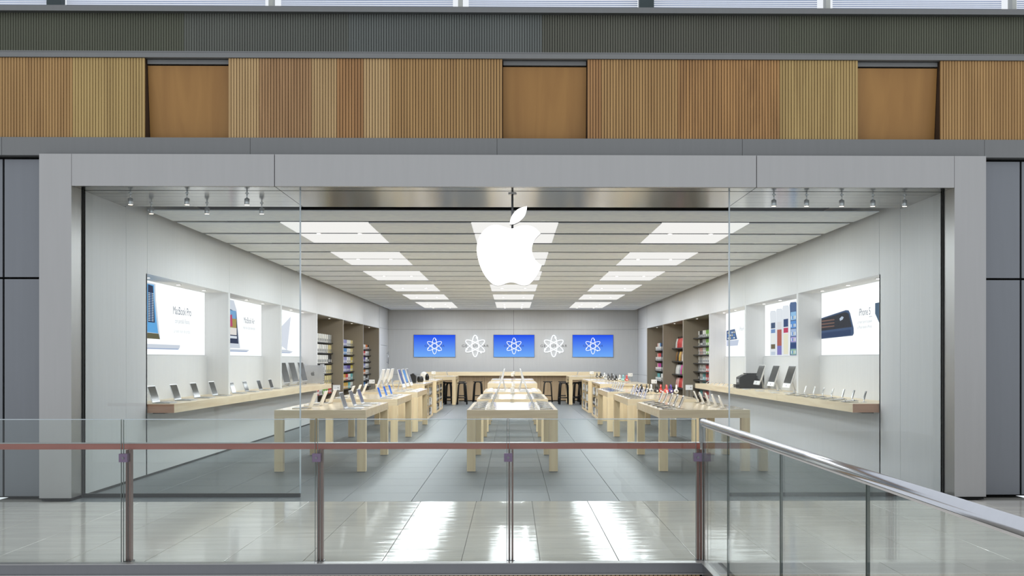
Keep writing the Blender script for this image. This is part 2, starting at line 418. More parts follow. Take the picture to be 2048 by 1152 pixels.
for c, (x0, x1) in enumerate(COLX):
    for g, ks in enumerate(LIT):
        yc = (lines[ks[0]] + lines[ks[-1] + 1]) / 2; xc = (x0 + x1) / 2
        t = thing('ceiling_light', f'lit white ceiling panel, {ORD[g]} from the front in the {colname[c]}', 'ceiling light', (xc, yc, ZC), 0, 'lit panels in the shop ceiling')
        for k in ks:
            MB().box(x0 - xc + 0.003, x1 - xc - 0.003, lines[k] + GAP - yc, lines[k + 1] - GAP - yc, 0.002, 0.012).build('diffuser', DIFF, t)
            MB().box(x0 - xc + 0.003, x1 - xc - 0.003, lines[k] + GAP - yc, lines[k + 1] - GAP - yc, 0.0125, 0.018).build('frame', CEILW, t)
        la = bpy.data.lights.new('panel_light', 'AREA'); la.shape = 'RECTANGLE'; la.size = x1 - x0 - 0.05; la.size_y = 1.51 * len(ks) - 0.2
        la.energy = PANEL_W * len(ks) / 2; la.color = (0.90, 0.955, 1.0)
        lo = bpy.data.objects.new('panel_light', la); COL.objects.link(lo); lo.parent = t; lo.location = (0, 0, -0.004)
        dl = [ks[1]] if len(ks) == 2 else [16, 17, 18]
        for k in dl:
            for dx in (-0.33, 0.33):
                d = MB().lathe([(0.042, 0.05), (0.048, 0.0), (0.036, 0.0)], 12, (dx, lines[k] - yc, 0)).build('downlight', WHITE, t)
                MB().lathe([(0.035, -0.001), (0.001, -0.001)], 12, (dx, lines[k] - yc, 0)).build('lens', LAMPW, d)
                if len(ks) == 2 or k == 17:
                    ld = bpy.data.lights.new('downlight_beam', 'SPOT'); ld.energy = SPOT_W * 4; ld.spot_size = math.radians(172); ld.spot_blend = 0.25; ld.shadow_soft_size = 0.04
                    ld.color = (0.90, 0.95, 1.0)
                    lo = bpy.data.objects.new('downlight_beam', ld); COL.objects.link(lo); lo.parent = t; lo.location = (dx, lines[k] - yc, -0.03)

# ---- shop front frame
fr = struct(MB().box(-5.46, 5.46, 12.84, 13.1, 3.70, 3.98).box(-5.46, -5.17, 12.84, 13.15, 0.01, 3.98).box(5.17, 5.46, 12.84, 13.15, 0.01, 3.98).build('wall_front', BLACK), 'brushed steel frame around the shop opening')
for sg in (-1, 1):
    MB().box(sg * HW, sg * 5.50, 12.78, 13.2, 0.03, 4.01).build('pillar_panel', STEEL, fr)
    MB().box(sg * (HW + 0.02), sg * 5.48, 12.80, 13.2, 0.0, 0.03).build('plinth', BLACK, fr)
for x0, x1 in ((-HW, -2.79), (-2.79, 2.81), (2.81, HW)):
    MB().box(x0 + J, x1 - J, 12.78, 12.84, 3.64, 4.01).build('header_panel', STEEL, fr)
so = struct(MB().box(-HW + 0.01, HW - 0.01, 12.86, 14.48, 3.69, 3.70).build('trim_1', BLACK), 'polished soffit behind the shop front header')
cut = [12.845, 13.10, 13.13, 13.36, 13.59, 14.04, 14.28, 14.50]
for x0, x1 in ((-HW, -2.79), (-2.79, 2.81), (2.81, HW)):
    mid = abs(x0 + x1) < 1
    cs = [12.845, 13.10, 13.13, 14.50] if mid else cut
    for a, b in zip(cs[:-1], cs[1:]):
        chan = abs(a - 13.10) < 1e-6
        MB().box(x0 + (0 if chan else J), x1 - (0 if chan else J), a + 0.003, b - 0.003, 3.655 if chan else 3.64, 3.69).build('glass_channel' if chan else 'soffit_panel', BLACK if chan else SOFFIT, so)
# small screw holes by the spotlights
for i, (n_, gx0, gx1) in enumerate((('window_1', -HW + 0.005, -2.555), ('window_2', 2.555, HW - 0.005))):
    p = struct(MB().box(gx0, gx1, YG - 0.006, YG + 0.006, 0.045, 3.66).build(n_, GLASS), ('left' if i == 0 else 'right') + ' full-height shop window')
    MB().box(gx0, gx1, YG - 0.025, YG + 0.025, 0, 0.045).build('window_frame', mat('dark_floor_channel', (58, 58, 58), 0.4, 0.4), p)
    e = gx1 if i == 0 else gx0
    MB().box(e - 0.008, e + 0.008, YG - 0.008, YG + 0.008, 0.045, 3.64).build('glass_edge', GEDGE, p)
    q = gx0 if i == 0 else gx1
    MB().box(q - 0.006, q + 0.006, YG - 0.02, YG + 0.02, 0.045, 3.64).build('side_channel', BLACK, p)

# ---- cladding either side
for sg in (-1, 1):
    wc = struct(MB().box(sg * 5.46, sg * 9.0, 13.12, 13.3, 0, 4.02).build('wall_cladding_left' if sg < 0 else 'wall_cladding_right', BLACK), 'blue grey metal cladding beside the shop')
    xe = [5.505, 6.0, 7.5, 9.0]
    for a, b in zip(xe[:-1], xe[1:]):
        for z0, z1 in ((0.03, 2.575), (2.60, 3.98)):
            MB().box(sg * (a + 0.012), sg * (b - 0.012), 12.98, 13.12, z0, z1).build('wall_panel', STEEL_SIDE, wc)

# ---- upper wall: beam, grooved timber, dark grooved band, clerestory
wu = struct(MB().box(-9, 9, 13.16, 13.3, 4.02, 5.2).build('wall_upper', BLACK), 'upper wall of grooved timber panels above the shop')
bx = [-9, -5.94, -3.06, -0.18, 2.70, 5.56, 9]
for a, b in zip(bx[:-1], bx[1:]):
    MB().box(a + 0.002, b - 0.002, 12.88, 13.16, 4.012 if True else 4, 4.222).build('beam_panel', STEEL_BEAM, wu)
TONES = {'tan': (176, 138, 86), 'yellow': (182, 154, 98), 'light': (192, 160, 112), 'red': (168, 130, 88), 'orange': (168, 124, 76), 'figured': (168, 126, 76)}
for k, v in TONES.items(): wood('cedar_' + k, v, 0.80 if k != 'figured' else 0.72, 0.5, 'Z', 0.5 if k != 'figured' else 0.30, 2.6 if k in ('figured', 'red') else 0.8, 1.06 if k != 'figured' else 1.22)
PANELS = [(-8.9, -5.13, 'tan'), (-5.13, -4.29, 'yellow'), (-3.32, -2.96, 'light'), (-2.96, -2.35, 'red'), (-2.35, -2.055, 'light'), (-2.055, -1.742, 'orange'), (-1.742, -1.437, 'light'), (-1.437, -0.117, 'tan'),
          (0.88, 1.044, 'orange'), (1.044, 1.941, 'tan'), (1.941, 3.144, 'figured'), (3.144, 4.07, 'yellow'), (5.045, 8.9, 'tan')]
PITCH = 0.0339
for x0, x1, tn in PANELS:
    nb = max(1, round((x1 - x0) / PITCH)); pw_ = (x1 - x0) / nb
    mb = MB().box(x0, x1, 12.925, 13.15, 4.224, 5.153)
    o = mb.build('timber_panel', mat('groove_brown', (62, 44, 28), 0.8), wu)
    bt = MB()
    for i in range(nb): bt.box(x0 + i * pw_ + 0.0035, x0 + (i + 1) * pw_ - 0.0035, 12.90, 12.925, 4.224, 5.153)
    bt.build('batten', MATS['cedar_' + tn], o, kind='stuff')
wood('cedar_plain', (166, 122, 64), 0.88, 0.5, 'Z', 0.4, 0.6)
for x0, x1 in ((-4.29, -3.32), (-0.117, 0.88), (4.07, 5.045)):
    mb = MB(); mb.prism([(12.985, 5.085), (13.075, 4.224), (13.10, 4.224), (13.01, 5.085)], lambda u, v, t: (x0 + 0.006 + (x1 - x0 - 0.012) * t, u, v)); mb.build('inset_panel', MATS['cedar_plain'], wu)
    MB().box(x0 + 0.01, x1 - 0.01, 12.96, 13.0, 5.10, 5.15).build('inset_rail', STEEL_BEAM, wu)
MB().box(-9, 9, 12.88, 13.2, 5.157, 5.214).build('steel_rail', STEEL_BEAM, wu)
MB().box(-9, 9, 12.90, 13.2, 5.222, 5.236).build('steel_rail', STEEL_BEAM, wu)
MB().box(-9, 9, 12.95, 14.9, 5.18, 5.21).build('ledge', STEEL_BEAM, wu)
wd = struct(MB().box(-10, 10, 14.84, 15.0, 5.21, 6.33).build('wall_band', mat('dark_groove', (38, 38, 30), 0.8)), 'dark grey green grooved band under the high windows')
GB = [mat('grey_green_board_%d' % i, c, 0.6, 0.05, 0.1, 1.5, (1, 1, 0.3)) for i, c in enumerate(((94, 96, 80), (104, 106, 98), (110, 114, 110), (98, 98, 86)))]
bs = [(-10, -4.4, 0), (-4.4, -2.2, 1), (-2.2, 0.4, 2), (0.4, 3.6, 3), (3.6, 10, 0)]
for a, b, mi in bs:
    nb = round((b - a) / PITCH); pw_ = (b - a) / nb
    bt = MB()
    for i in range(nb): bt.box(a + i * pw_ + 0.0035, a + (i + 1) * pw_ - 0.0035, 14.80, 14.84, 5.21, 6.30)
    bt.build('batten', GB[mi], wd, kind='stuff')
MB().box(-10, 10, 14.70, 15.0, 6.27, 6.345).build('top_rail', STEEL_BEAM, wd)
# clerestory windows with white blinds
wn = struct(MB().box(-10.5, 10.5, 15.30, 15.36, 6.3, 6.42).build('window_3', STEEL_DARK), 'high window strip with white horizontal blinds')
BLIND = mat('white_blind', (168, 184, 220), 0.6)
mull = [-9.6, -6.3, -3.33, -0.72, 1.86, 4.38, 6.98, 9.6]
for i, x in enumerate(mull):
    dark = i in (1, 4)
    MB().box(x - (0.10 if dark else 0.03), x + (0.10 if dark else 0.03), 15.20, 15.34, 6.42, 7.6).build('mullion', mat('dark_column', (52, 66, 68), 0.5) if dark else mat('pale_mullion', (196, 198, 192), 0.5), wn)
for a, b in zip(mull[:-1], mull[1:]):
    bl = MB()
    for k in range(40): bl.box(a + 0.11, b - 0.11, 15.36, 15.368, 6.42 + 0.0265 * k, 6.42 + 0.0265 * k + 0.011)
    bl.build('blind_slat', BLIND, wn, kind='stuff')

# ---- walkway edge below the railing
te = struct(MB().box(-9, 1.60, 8.76, 8.84, -0.072, 0.008).build('trim_2', STEEL_DARK), 'steel edge channel along the walkway')
MB().box(-9, 1.56, 8.745, 8.84, 0.008, 0.014).build('channel_lip', STEEL, te)
MB().box(-9, 1.56, 8.74, 8.84, -0.080, -0.072).build('channel_lip', STEEL, te)
ts = struct(MB().box(1.52, 1.60, 1.2, 8.76, -0.085, 0.008).build('trim_3', STEEL_DARK), 'steel edge channel along the side walkway')
MB().box(1.505, 1.60, 1.2, 8.745, 0.008, 0.014).build('channel_lip', STEEL, ts)
MB().box(1.60, 1.645, 1.2, 8.84, -0.05, 0.003).build('floor_strip', STEEL, ts)
we = struct(MB().box(-9, 1.52, 8.80, 8.84, -0.7, -0.080).build('wall_edge', MATS['groove_brown']), 'grooved timber cladding under the walkway edge')
bt = MB()
for i in range(330): bt.box(1.50 - PITCH * (i + 1) + 0.0035, 1.50 - PITCH * i - 0.0035, 8.775, 8.80, -0.7, -0.081)
bt.build('batten', MATS['cedar_light'], we, kind='stuff')

# ================================================================== RAILINGS
ra = thing('glass_railing', 'glass railing with reddish wooden handrail facing the shop', 'railing', (0, 8.86, 0))
PX = [-4.63, -3.09, -1.549, -0.012, 1.516]
gx = [-6.3, -4.66, -3.125, -1.575, -0.035, 1.49]
for a, b in zip(gx[:-1], gx[1:]):
    MB().box(a + 0.008, b - 0.008, -0.006, 0.006, 0.0, 1.152).build('glass_panel', GLASSR, ra)
    MB().box(a + 0.008, b - 0.008, -0.007, 0.007, 1.150, 1.156).build('glass_edge', GEDGE, ra)
    for q in (a + 0.009, b - 0.009): MB().box(q - 0.002, q + 0.002, -0.007, 0.007, 0.0, 1.152).build('glass_edge', mat('green_glass_edge', (110, 122, 118), 0.3), ra)
MB().box(-6.3, 1.53, 0.09, 0.15, 0.905, 0.952).build('handrail', CHERRY, ra)
MB().box(-6.3, 1.53, 0.085, 0.155, 0.952, 0.957).build('handrail_cap', STEEL, ra)
for x in PX:
    p = MB().box(x - 0.02, x - 0.005, 0.03, 0.09, 0.0, 0.905).box(x + 0.005, x + 0.02, 0.03, 0.09, 0.0, 0.905).build('post', POSTM, ra)
    MB().box(x - 0.03, x + 0.03, 0.02, 0.10, 0.0, 0.012).build('foot', STEEL_DARK, p)
    c = MB().box(x - 0.055, x + 0.012, -0.028, 0.03, 0.812, 0.879).build('clamp', CLAMP, ra)
    MB().tube([(x - 0.022, -0.028, 0.845), (x - 0.022, -0.034, 0.845)], 0.010, 10).build('bolt', STEEL_DARK, c)
rs = thing('glass_railing', 'glass railing with round steel tube handrail running toward the viewer', 'railing', (1.535, 5.0, 0))
gy = [8.83, 7.80, 6.26, 4.73, 3.20, 1.7]
for a, b in zip(gy[:-1], gy[1:]):
    MB().box(-0.006, 0.006, b - 5 + 0.006, a - 5 - 0.006, 0.0, 1.115).build('glass_panel', GLASSR, rs)
    for q in (a - 0.007, b + 0.007): MB().box(-0.0068, 0.0068, q - 5 - 0.0025, q - 5 + 0.0025, 0.0, 1.115).build('glass_edge', mat('dark_glass_edge', (72, 82, 78), 0.3), rs)
MB().tube([(0, 8.84 - 5, 1.13), (0, 1.5 - 5, 1.13)], 0.0265, 20).build('handrail', TUBE, rs, True)
MB().box(-0.012, 0.012, 1.5 - 5, 3.83, 1.095, 1.105).build('handrail_seal', mat('pale_seal', (205, 200, 195), 0.4), rs)

# ================================================================== LOGO
lg = thing('hanging_sign', 'glowing white apple shaped sign with a leaf hanging in the shop entrance', 'sign', (-0.035, 13.30, 3.64))
K = 1 / 5.235 / 165.4
AP = [(430, 462), (350, 440), (285, 423), (220, 432), (160, 470), (110, 530), (82, 600), (73, 680), (85, 770), (112, 860), (160, 955), (215, 1020), (255, 1048), (290, 1057), (335, 1050), (385, 1030), (435, 1022), (485, 1032), (530, 1050), (570, 1056), (610, 1048), (650, 1015), (695, 960), (730, 895), (751, 842),
      (715, 820), (680, 780), (657, 735), (649, 675), (657, 625), (680, 575), (710, 540), (738, 515), (715, 485), (680, 455), (630, 433), (570, 427), (515, 435), (470, 452)]
LF = [(597, 228), (594, 265), (580, 312), (555, 352), (520, 385), (480, 407), (440, 419), (418, 417), (420, 385), (432, 345), (455, 305), (490, 268), (535, 243)]
def logo_pt(p): return (-0.514 + p[0] * K, 3.743 - 3.64 - p[1] * K)
def slab(pts, y0, y1): return MB().prism(pts[::-1], lambda u, v, t: (u, y0 + (y1 - y0) * t, v))
ap = [logo_pt(p) for p in catmull(AP, (24, 32), 4)]; lf = [logo_pt(p) for p in catmull(LF, (0, 7), 4)]
b_ = slab(ap, -0.05, 0.05).build('body', ALU, lg); slab(ap, -0.056, -0.051).build('lit_face', LOGO_FACE, b_)
b_ = slab(lf, -0.05, 0.05).build('leaf', ALU, lg); slab(lf, -0.056, -0.051).build('lit_face', LOGO_FACE, b_)
MB().tube([(0.0, 0, -0.002), (0.0, 0, -0.42)], 0.013, 12).build('rod', STEEL_DARK, lg, True)
MB().lathe([(0.05, 0), (0.05, -0.012), (0.013, -0.012)], 16).build('ceiling_plate', STEEL, lg)

# ================================================================== SPOTLIGHTS under the soffit
def make_spot():
    t = thing('spotlight', '', 'spotlight')
    MB().tube([(0, 0, 0), (0, 0, -0.062)], 0.008, 8).build('stem', ALU, t, True)
    MB().lathe([(0.022, 0), (0.022, -0.008), (0.008, -0.008)], 12).build('ceiling_plate', ALU, t)
    h = MB().lathe([(0.012, -0.055), (0.02, -0.062), (0.031, -0.067), (0.031, -0.136), (0.027, -0.14)], 16).build('can', ALU, t, True)
    MB().lathe([(0.027, -0.1405), (0.001, -0.1405)], 16).build('lens', LAMPWARM, h)
    return t
for i, x in enumerate((-4.64, -3.96, -3.24)): place('spot', make_spot, (x, 13.33, 3.64), 0, f'small silver spotlight, {ORD[i]} from the left in the front row behind the left window', 'spotlights under the soffit')
for i, x in enumerate((-4.66, -3.95, -3.25)): place('spot', make_spot, (x, 14.16, 3.64), 0, f'small silver spotlight, {ORD[i]} from the left in the rear row behind the left window', 'spotlights under the soffit')
for i, x in enumerate((3.15, 3.55, 3.98, 4.36, 4.75)): place('spot', make_spot, (x, 13.36, 3.64), 0, f'small silver spotlight, {ORD[i]} of five behind the right window counting from the entrance', 'spotlights under the soffit')

# ================================================================== BACK WALL DISPLAYS
def atom(cx, y, cz, a, b, rad, m, parent, name):
    mb = MB()
    for k in range(3):
        th = math.radians(60 * k)
        pts = []
        for q in range(40):
            u, v = b * math.cos(2 * PI * q / 40), a * math.sin(2 * PI * q / 40)
            pts.append((cx + u * math.cos(th) - v * math.sin(th), y - 0.004 * k, cz + u * math.sin(th) + v * math.cos(th)))
        mb.tube(pts, rad, 6, True)
    for k, (u, v) in enumerate(((b * 0.55, a * 0.78), (-a * 0.80, -a * 0.30), (a * 0.55, -a * 0.58))):
        mb.lathe([(0.001, -rad * 2.6)] + [(rad * 2.6 * math.cos(t), rad * 2.6 * math.sin(t)) for t in (-1.0, -0.5, 0, 0.5, 1.0)] + [(0.001, rad * 2.6)], 10, (cx + u, y, cz + v))
    return mb.build(name, m, parent, True)
BLUE = screen_mat('blue_display', (36, 82, 240), (118, 178, 255), -0.45, 0.45, 0.95)
NAVY = mat('navy_print', (20, 40, 140), 0.5)
GREYL = mat('grey_lettering', (70, 70, 68), 0.5)
for i, (x0, x1) in enumerate(((-4.07, -2.38), (-0.80, 0.86), (2.44, 4.10))):
    xc = (x0 + x1) / 2; zc = 2.188; hw = (x1 - x0) / 2
    t = thing('wall_display', ['blue wall display with white atom emblem, nearest the left wall', 'blue wall display with white atom emblem between the two neon emblems', 'blue wall display with white atom emblem, nearest the right wall'][i], 'display', (xc, YB, zc), 0, 'blue displays above the service bar')
    MB().box(-hw - 0.015, hw + 0.015, -0.03, 0.0, -0.465, 0.465).build('bezel', mat('display_bezel', (120, 125, 140), 0.4), t)
    MB().box(-hw, hw, -0.036, -0.03, -0.45, 0.45).build('screen', BLUE, t)
    text_mb('GENIUS BAR', 0.115, lambda u, v, k: (u, -0.0375, v), width=0.82, spacing=1.25).build('lettering', NAVY, t)
    atom(0, -0.045, 0, 0.33, 0.096, 0.010, emis('print_white', (255, 255, 255), 1.2), t, 'emblem')
for i, x in enumerate((-1.56, 1.66)):
    t = thing('neon_sign', ['glowing neon atom emblem left of the middle blue display', 'glowing neon atom emblem right of the middle blue display'][i], 'neon sign', (x, YB, 2.185), 0, 'neon emblems on the back wall')
    atom(0, -0.075, 0, 0.44, 0.128, 0.016, NEON, t, 'neon_tube')
    text_mb('GENIUS BAR', 0.145, lambda u, v, k: (u, -0.004, v), width=1.10, spacing=1.25).build('lettering', GREYL, t)
    mb = MB()
    for u, v in ((0, 0.42), (-0.37, -0.2), (0.37, -0.2)): mb.tube([(u, 0, v), (u, -0.07, v)], 0.008, 6)
    mb.build('standoff', ALU, t)

# ================================================================== WALL SHELVES AND LIGHT BOXES
for sg in (-1, 1):
    side = 'left' if sg < 0 else 'right'
    for k in range(3):
        y0 = NICHE[k] + (0.0 if k == 0 else 0.004); y1 = NICHE[k + 1] - 0.004
        which = ['nearest the entrance', 'in the middle', 'farthest from the entrance'][k]
        t = thing('wall_shelf', f'thick pale maple wall shelf on the {side} wall, {which}', 'shelf', (sg * HW, (y0 + y1) / 2, 0.887), 0, f'maple shelves on the {side} wall')
        h = (y1 - y0) / 2
        MB().box(0, -sg * 0.375, -h, h, 0, 0.122).box(0, sg * 0.386, -h + (0.001 if k == 0 else 0.056), h - 0.056, 0.0, 0.122).build('board', wood('maple_shelf_%d%d' % (sg, k), (232, 216, 184), 0.93, 0.4, 'Y'), t)
        if k == 0: MB().box(-sg * 0.002, -sg * 0.375, -h - 0.004, -h, 0.0, 0.122).build('end_panel', MAPLE_END, t)
        MB().box(-sg * 0.05, -sg * 0.22, -h + 0.08, -h + 0.3, -0.015, 0).build('bracket', BLACKP, t)
# light boxes; u runs left to right for someone facing the wall, given as world Y
def lbox(sg, k, label):
    y0 = NICHE[k] + (0.0 if k == 0 else 0.06); y1 = NICHE[k + 1] - 0.06
    t = thing('light_box', label, 'light box', (sg * 5.60, (y0 + y1) / 2, 1.70), 0, 'advertising light boxes on the side walls')
    MB().box(0, -sg * 0.045, y0 - t.location.y + 0.002, y1 - t.location.y - 0.002, 0.002, ZH - 1.70 - 0.002).build('case', ALU, t)
    MB().box(-sg * 0.045, -sg * 0.05, y0 - t.location.y + 0.01, y1 - t.location.y - 0.01, 0.01, ZH - 1.70 - 0.004).build('lit_panel', BOX_LIT, t)
    return t
def pr(t, sg, poly, m, lay=1, name='print'):
    """flat printed shape on the light box; poly in (world Y, world Z)"""
    x0, x1 = -sg * (0.05 + 0.0008 * (lay - 1)), -sg * (0.0505 + 0.0008 * lay)
    oy, oz = t.location.y, t.location.z
    return MB().prism(poly, lambda u, v, q: (x0 + (x1 - x0) * q, u - oy, v - oz)).build(name, m, t)
def rect(a, b, c, d): return [(a, c), (b, c), (b, d), (a, d)]
def ink(n, rgb, s=0.95): return emis('ink_' + n, rgb, s)
def ptext(t, sg, body, size, yc, zc, m, sx=1.0):
    oy, oz = t.location.y, t.location.z
    d = 1 if sg < 0 else -1
    return text_mb(body, size, lambda u, v, q: (-sg * 0.0535, yc - oy + d * u * sx, zc - oz + v)).build('lettering', m, t)
INK_T = ink('text', (120, 128, 145)); INK_S = ink('subtext', (196, 202, 212)); INK_A = ink('alu', (214, 220, 232)); INK_B = ink('blue', (96, 172, 232)); INK_D = ink('dark', (30, 44, 78)); INK_E = ink('edge', (200, 210, 230))
# left 1: laptop with blue desktop
t = lbox(-1, 0, 'light box picturing a thin silver laptop, nearest the entrance on the left wall')
pr(t, -1, [(15.6, 1.955), (17.30, 1.95), (17.20, 2.25), (17.10, 2.55), (17.07, 2.80), (15.6, 2.80)], INK_A, 1, 'laptop_print')
pr(t, -1, [(15.6, 2.06), (17.20, 2.04), (17.10, 2.3), (17.03, 2.55), (17.00, 2.78), (15.6, 2.78)], INK_B, 2)
pr(t, -1, [(15.6, 1.955), (17.28, 1.95), (17.22, 2.035), (15.6, 2.045)], ink('olive', (96, 92, 62)), 3)
pr(t, -1, [(16.72, 2.20), (17.04, 2.20), (16.95, 2.76), (16.72, 2.77)], INK_D, 3)
for i in range(17):
    for q in range(3): pr(t, -1, rect(16.74 + 0.085 * q, 16.80 + 0.085 * q, 2.22 + 0.026 * i, 2.234 + 0.026 * i), ink('icon%d' % (q % 2), ((210, 224, 240), (120, 160, 210))[q % 2]), 4)
pr(t, -1, [(15.6, 1.80), (18.25, 1.80), (18.31, 1.83), (18.33, 1.87), (15.6, 1.87)], INK_A, 1, 'laptop_print')
pr(t, -1, [(15.6, 1.795), (18.2, 1.795), (18.28, 1.81), (15.6, 1.81)], ink('shade', (150, 168, 205)), 2)
ptext(t, -1, 'MacBook Pro', 0.185, 18.45, 2.43, INK_T); ptext(t, -1, 'con pantalla Retina', 0.105, 18.45, 2.265, INK_S); ptext(t, -1, 'La nueva visi\u00f3n del port\u00e1til.', 0.085, 18.45, 2.10, ink('faint', (222, 226, 232)))
# left 2
t = lbox(-1, 1, 'light box picturing an open laptop with a colourful photo, middle of the left wall')
pr(t, -1, [(20.1, 1.86), (22.35, 1.86), (22.15, 2.35), (22.08, 2.62), (21.85, 2.80), (20.1, 2.80)], INK_A, 1, 'laptop_print')
pr(t, -1, [(20.1, 1.96), (22.22, 1.95), (22.10, 2.35), (22.04, 2.58), (20.1, 2.74)], INK_D, 2)
for i, (z0, z1, c) in enumerate(((2.05, 2.10, (225, 230, 240)), (2.12, 2.26, (236, 230, 226)), (2.26, 2.44, (170, 150, 80)), (2.44, 2.60, (120, 170, 215)))):
    pr(t, -1, rect(20.4, 22.10 - (z1 - 2.0) * 0.12, z0, z1), ink('photo%d' % i, c), 3)
pr(t, -1, [(21.5, 2.28), (21.75, 2.28), (21.70, 2.52), (21.55, 2.5)], ink('rose', (190, 70, 110)), 4)
pr(t, -1, [(20.1, 1.80), (23.0, 1.80), (23.12, 1.835), (20.1, 1.85)], INK_A, 1, 'laptop_print'); pr(t, -1, [(20.1, 1.79), (22.9, 1.79), (23.0, 1.805), (20.1, 1.808)], MATS['ink_shade'], 2)
ptext(t, -1, 'MacBook Air', 0.175, 23.12, 2.44, INK_T); ptext(t, -1, 'Hazlo todo. Estés donde estés.', 0.085, 23.12, 2.29, INK_S)
# left 3
t = lbox(-1, 2, 'light box picturing the back of an open silver laptop, far end of the left wall')
pr(t, -1, [(26.2, 1.98), (27.0, 1.86), (27.45, 2.70), (26.35, 2.42)], ink('backlid', (226, 230, 242)), 1, 'laptop_print')
pr(t, -1, [(25.0, 1.86), (26.3, 1.86), (26.25, 2.2), (25.0, 2.5)], INK_D, 2)
pr(t, -1, [(25.0, 1.81), (27.5, 1.80), (27.7, 1.83), (26.9, 1.87), (25.0, 1.87)], INK_A, 1, 'laptop_print'); pr(t, -1, [(25.0, 1.79), (27.3, 1.79), (27.5, 1.805), (25.0, 1.81)], MATS['ink_shade'], 3)
# right 1: black phone lying
t = lbox(1, 0, 'light box picturing a black phone from behind, nearest the entrance on the right wall')
ph = [(19.8, 2.38), (18.35, 2.46), (18.20, 2.45), (18.12, 2.40), (17.93, 2.15), (17.92, 2.06), (17.98, 2.025), (19.8, 2.005)]
pr(t, 1, ph, ink('phone', (62, 84, 120)), 1, 'phone_print')
pr(t, 1, [(19.8, 2.15), (18.02, 2.17), (18.20, 2.40), (18.40, 2.43), (19.8, 2.36)], ink('phoneback', (44, 46, 54)), 2)
for z in (2.20, 2.255, 2.31): pr(t, 1, [(19.8, z), (19.0, z + 0.005), (19.0, z + 0.025), (19.8, z + 0.025)], ink('glint', (122, 92, 82)), 3)
pr(t, 1, [(19.8, 2.02), (18.08, 2.035), (18.08, 2.13), (19.8, 2.11)], ink('phoneedge', (40, 62, 100)), 2)
pr(t, 1, [(18.66, 2.29), (18.52, 2.31), (18.46, 2.345), (18.56, 2.365), (18.70, 2.33)], ink('emblem', (190, 204, 224)), 4, 'emblem_print')
pr(t, 1, [(17.15 - 0.0, 2.31), (17.0, 2.31), (17.0, 2.30), (17.15, 2.30)], INK_S, 1)
ptext(t, 1, 'iPhone 5', 0.165, 17.36, 2.385, INK_T, 1.0); ptext(t, 1, 'Lo mejor que le ha pasado', 0.068, 17.36, 2.235, INK_S); ptext(t, 1, 'al iPhone desde el iPhone.', 0.068, 17.36, 2.15, INK_S)
pr(t, 1, [(16.86, 2.50), (16.0, 2.51), (16.0, 1.9), (16.55, 2.1), (16.86, 2.34)], ink('phone2', (74, 98, 122)), 1, 'phone_print')
# right 2: row of phones
t = lbox(1, 1, 'light box picturing a row of upright phones, middle of the right wall')
for i, (ya, yb, zt, dk) in enumerate(((23.75, 23.26, 2.66, 0), (23.2, 22.7, 2.68, 0), (22.65, 22.16, 2.72, 0), (22.08, 21.53, 2.77, 1), (21.38, 20.8, 2.79, 0))):
    d = yb - ya
    out = [(ya, 1.715), (yb, 1.715), (yb + d * 0.12, 2.3), (yb, zt - 0.04), (yb - d * 0.12, zt), (ya + d * 0.12, zt + 0.01), (ya, zt - 0.04), (ya + d * 0.1, 2.3)]
    pr(t, 1, out, ink('phoned', (84, 108, 150)) if dk else ink('phonew', (236, 239, 246)), 1, 'phone_print')
    if not dk: pr(t, 1, [(a + (0.012 if a > (ya + yb) / 2 else -0.012), min(b + 0.006, 2.8)) for a, b in out], ink('phonerim', (186, 196, 214)), 0.4, 'phone_print')
    a, b = ya + d * 0.16, yb - d * 0.08
    rows = [((70, 88, 120), 2.30, 2.42), ((120, 150, 200), 2.2, 2.28), ((240, 240, 238), 1.98, 2.18), ((112, 100, 76), 1.86, 1.96), ((200, 210, 226), 1.73, 1.8)]
    if i == 1: rows = [((228, 226, 230), 2.26, 2.42), ((178, 96, 84), 1.92, 2.26), ((130, 120, 190), 1.73, 1.92)]
    if i == 2: rows = [((52, 74, 120), 2.30, 2.46), ((196, 60, 96), 2.18, 2.28), ((238, 232, 208), 1.74, 2.16)]
    if i == 3: rows = [((150, 196, 236), 2.42, 2.58), ((92, 150, 220), 2.26, 2.40), ((170, 190, 226), 2.10, 2.24), ((176, 160, 216), 1.98, 2.08), ((40, 66, 120), 1.86, 1.96), ((150, 190, 170), 1.73, 1.84)]
    for q, (c, z0, z1) in enumerate(rows): pr(t, 1, rect(a, b, z0, z1), ink('app%d%d' % (i, q), c), 3)
    if i == 3:
        for q in range(4):
            for z in (1.75, 2.0, 2.12, 2.28, 2.44): pr(t, 1, rect(a + (b - a) * (0.06 + 0.24 * q), a + (b - a) * (0.2 + 0.24 * q), z, z + 0.06), ink('app_white%d' % (q % 3), ((226, 238, 250), (90, 140, 210), (214, 206, 180))[q % 3]), 4)
# right 3
t = lbox(1, 2, 'light box picturing a small phone in its open box, far end of the right wall')
pr(t, 1, [(28.6, 1.98), (27.2, 1.98), (27.05, 2.12), (28.6, 2.12)], ink('boxw', (206, 214, 234)), 1, 'box_print')
pr(t, 1, [(28.6, 2.13), (27.25, 2.14), (27.55, 2.40), (28.6, 2.38)], ink('phoned', (84, 108, 150)), 2, 'phone_print')
for q in range(4):
    for z in range(3): pr(t, 1, rect(27.55 + 0.25 * q, 27.7 + 0.25 * q, 2.16 + 0.07 * z, 2.20 + 0.07 * z), ink('app_white%d' % ((q + z) % 3), (200, 210, 230)), 4)
ptext(t, 1, 'iPhone 4', 0.15, 26.7, 2.38, INK_S)

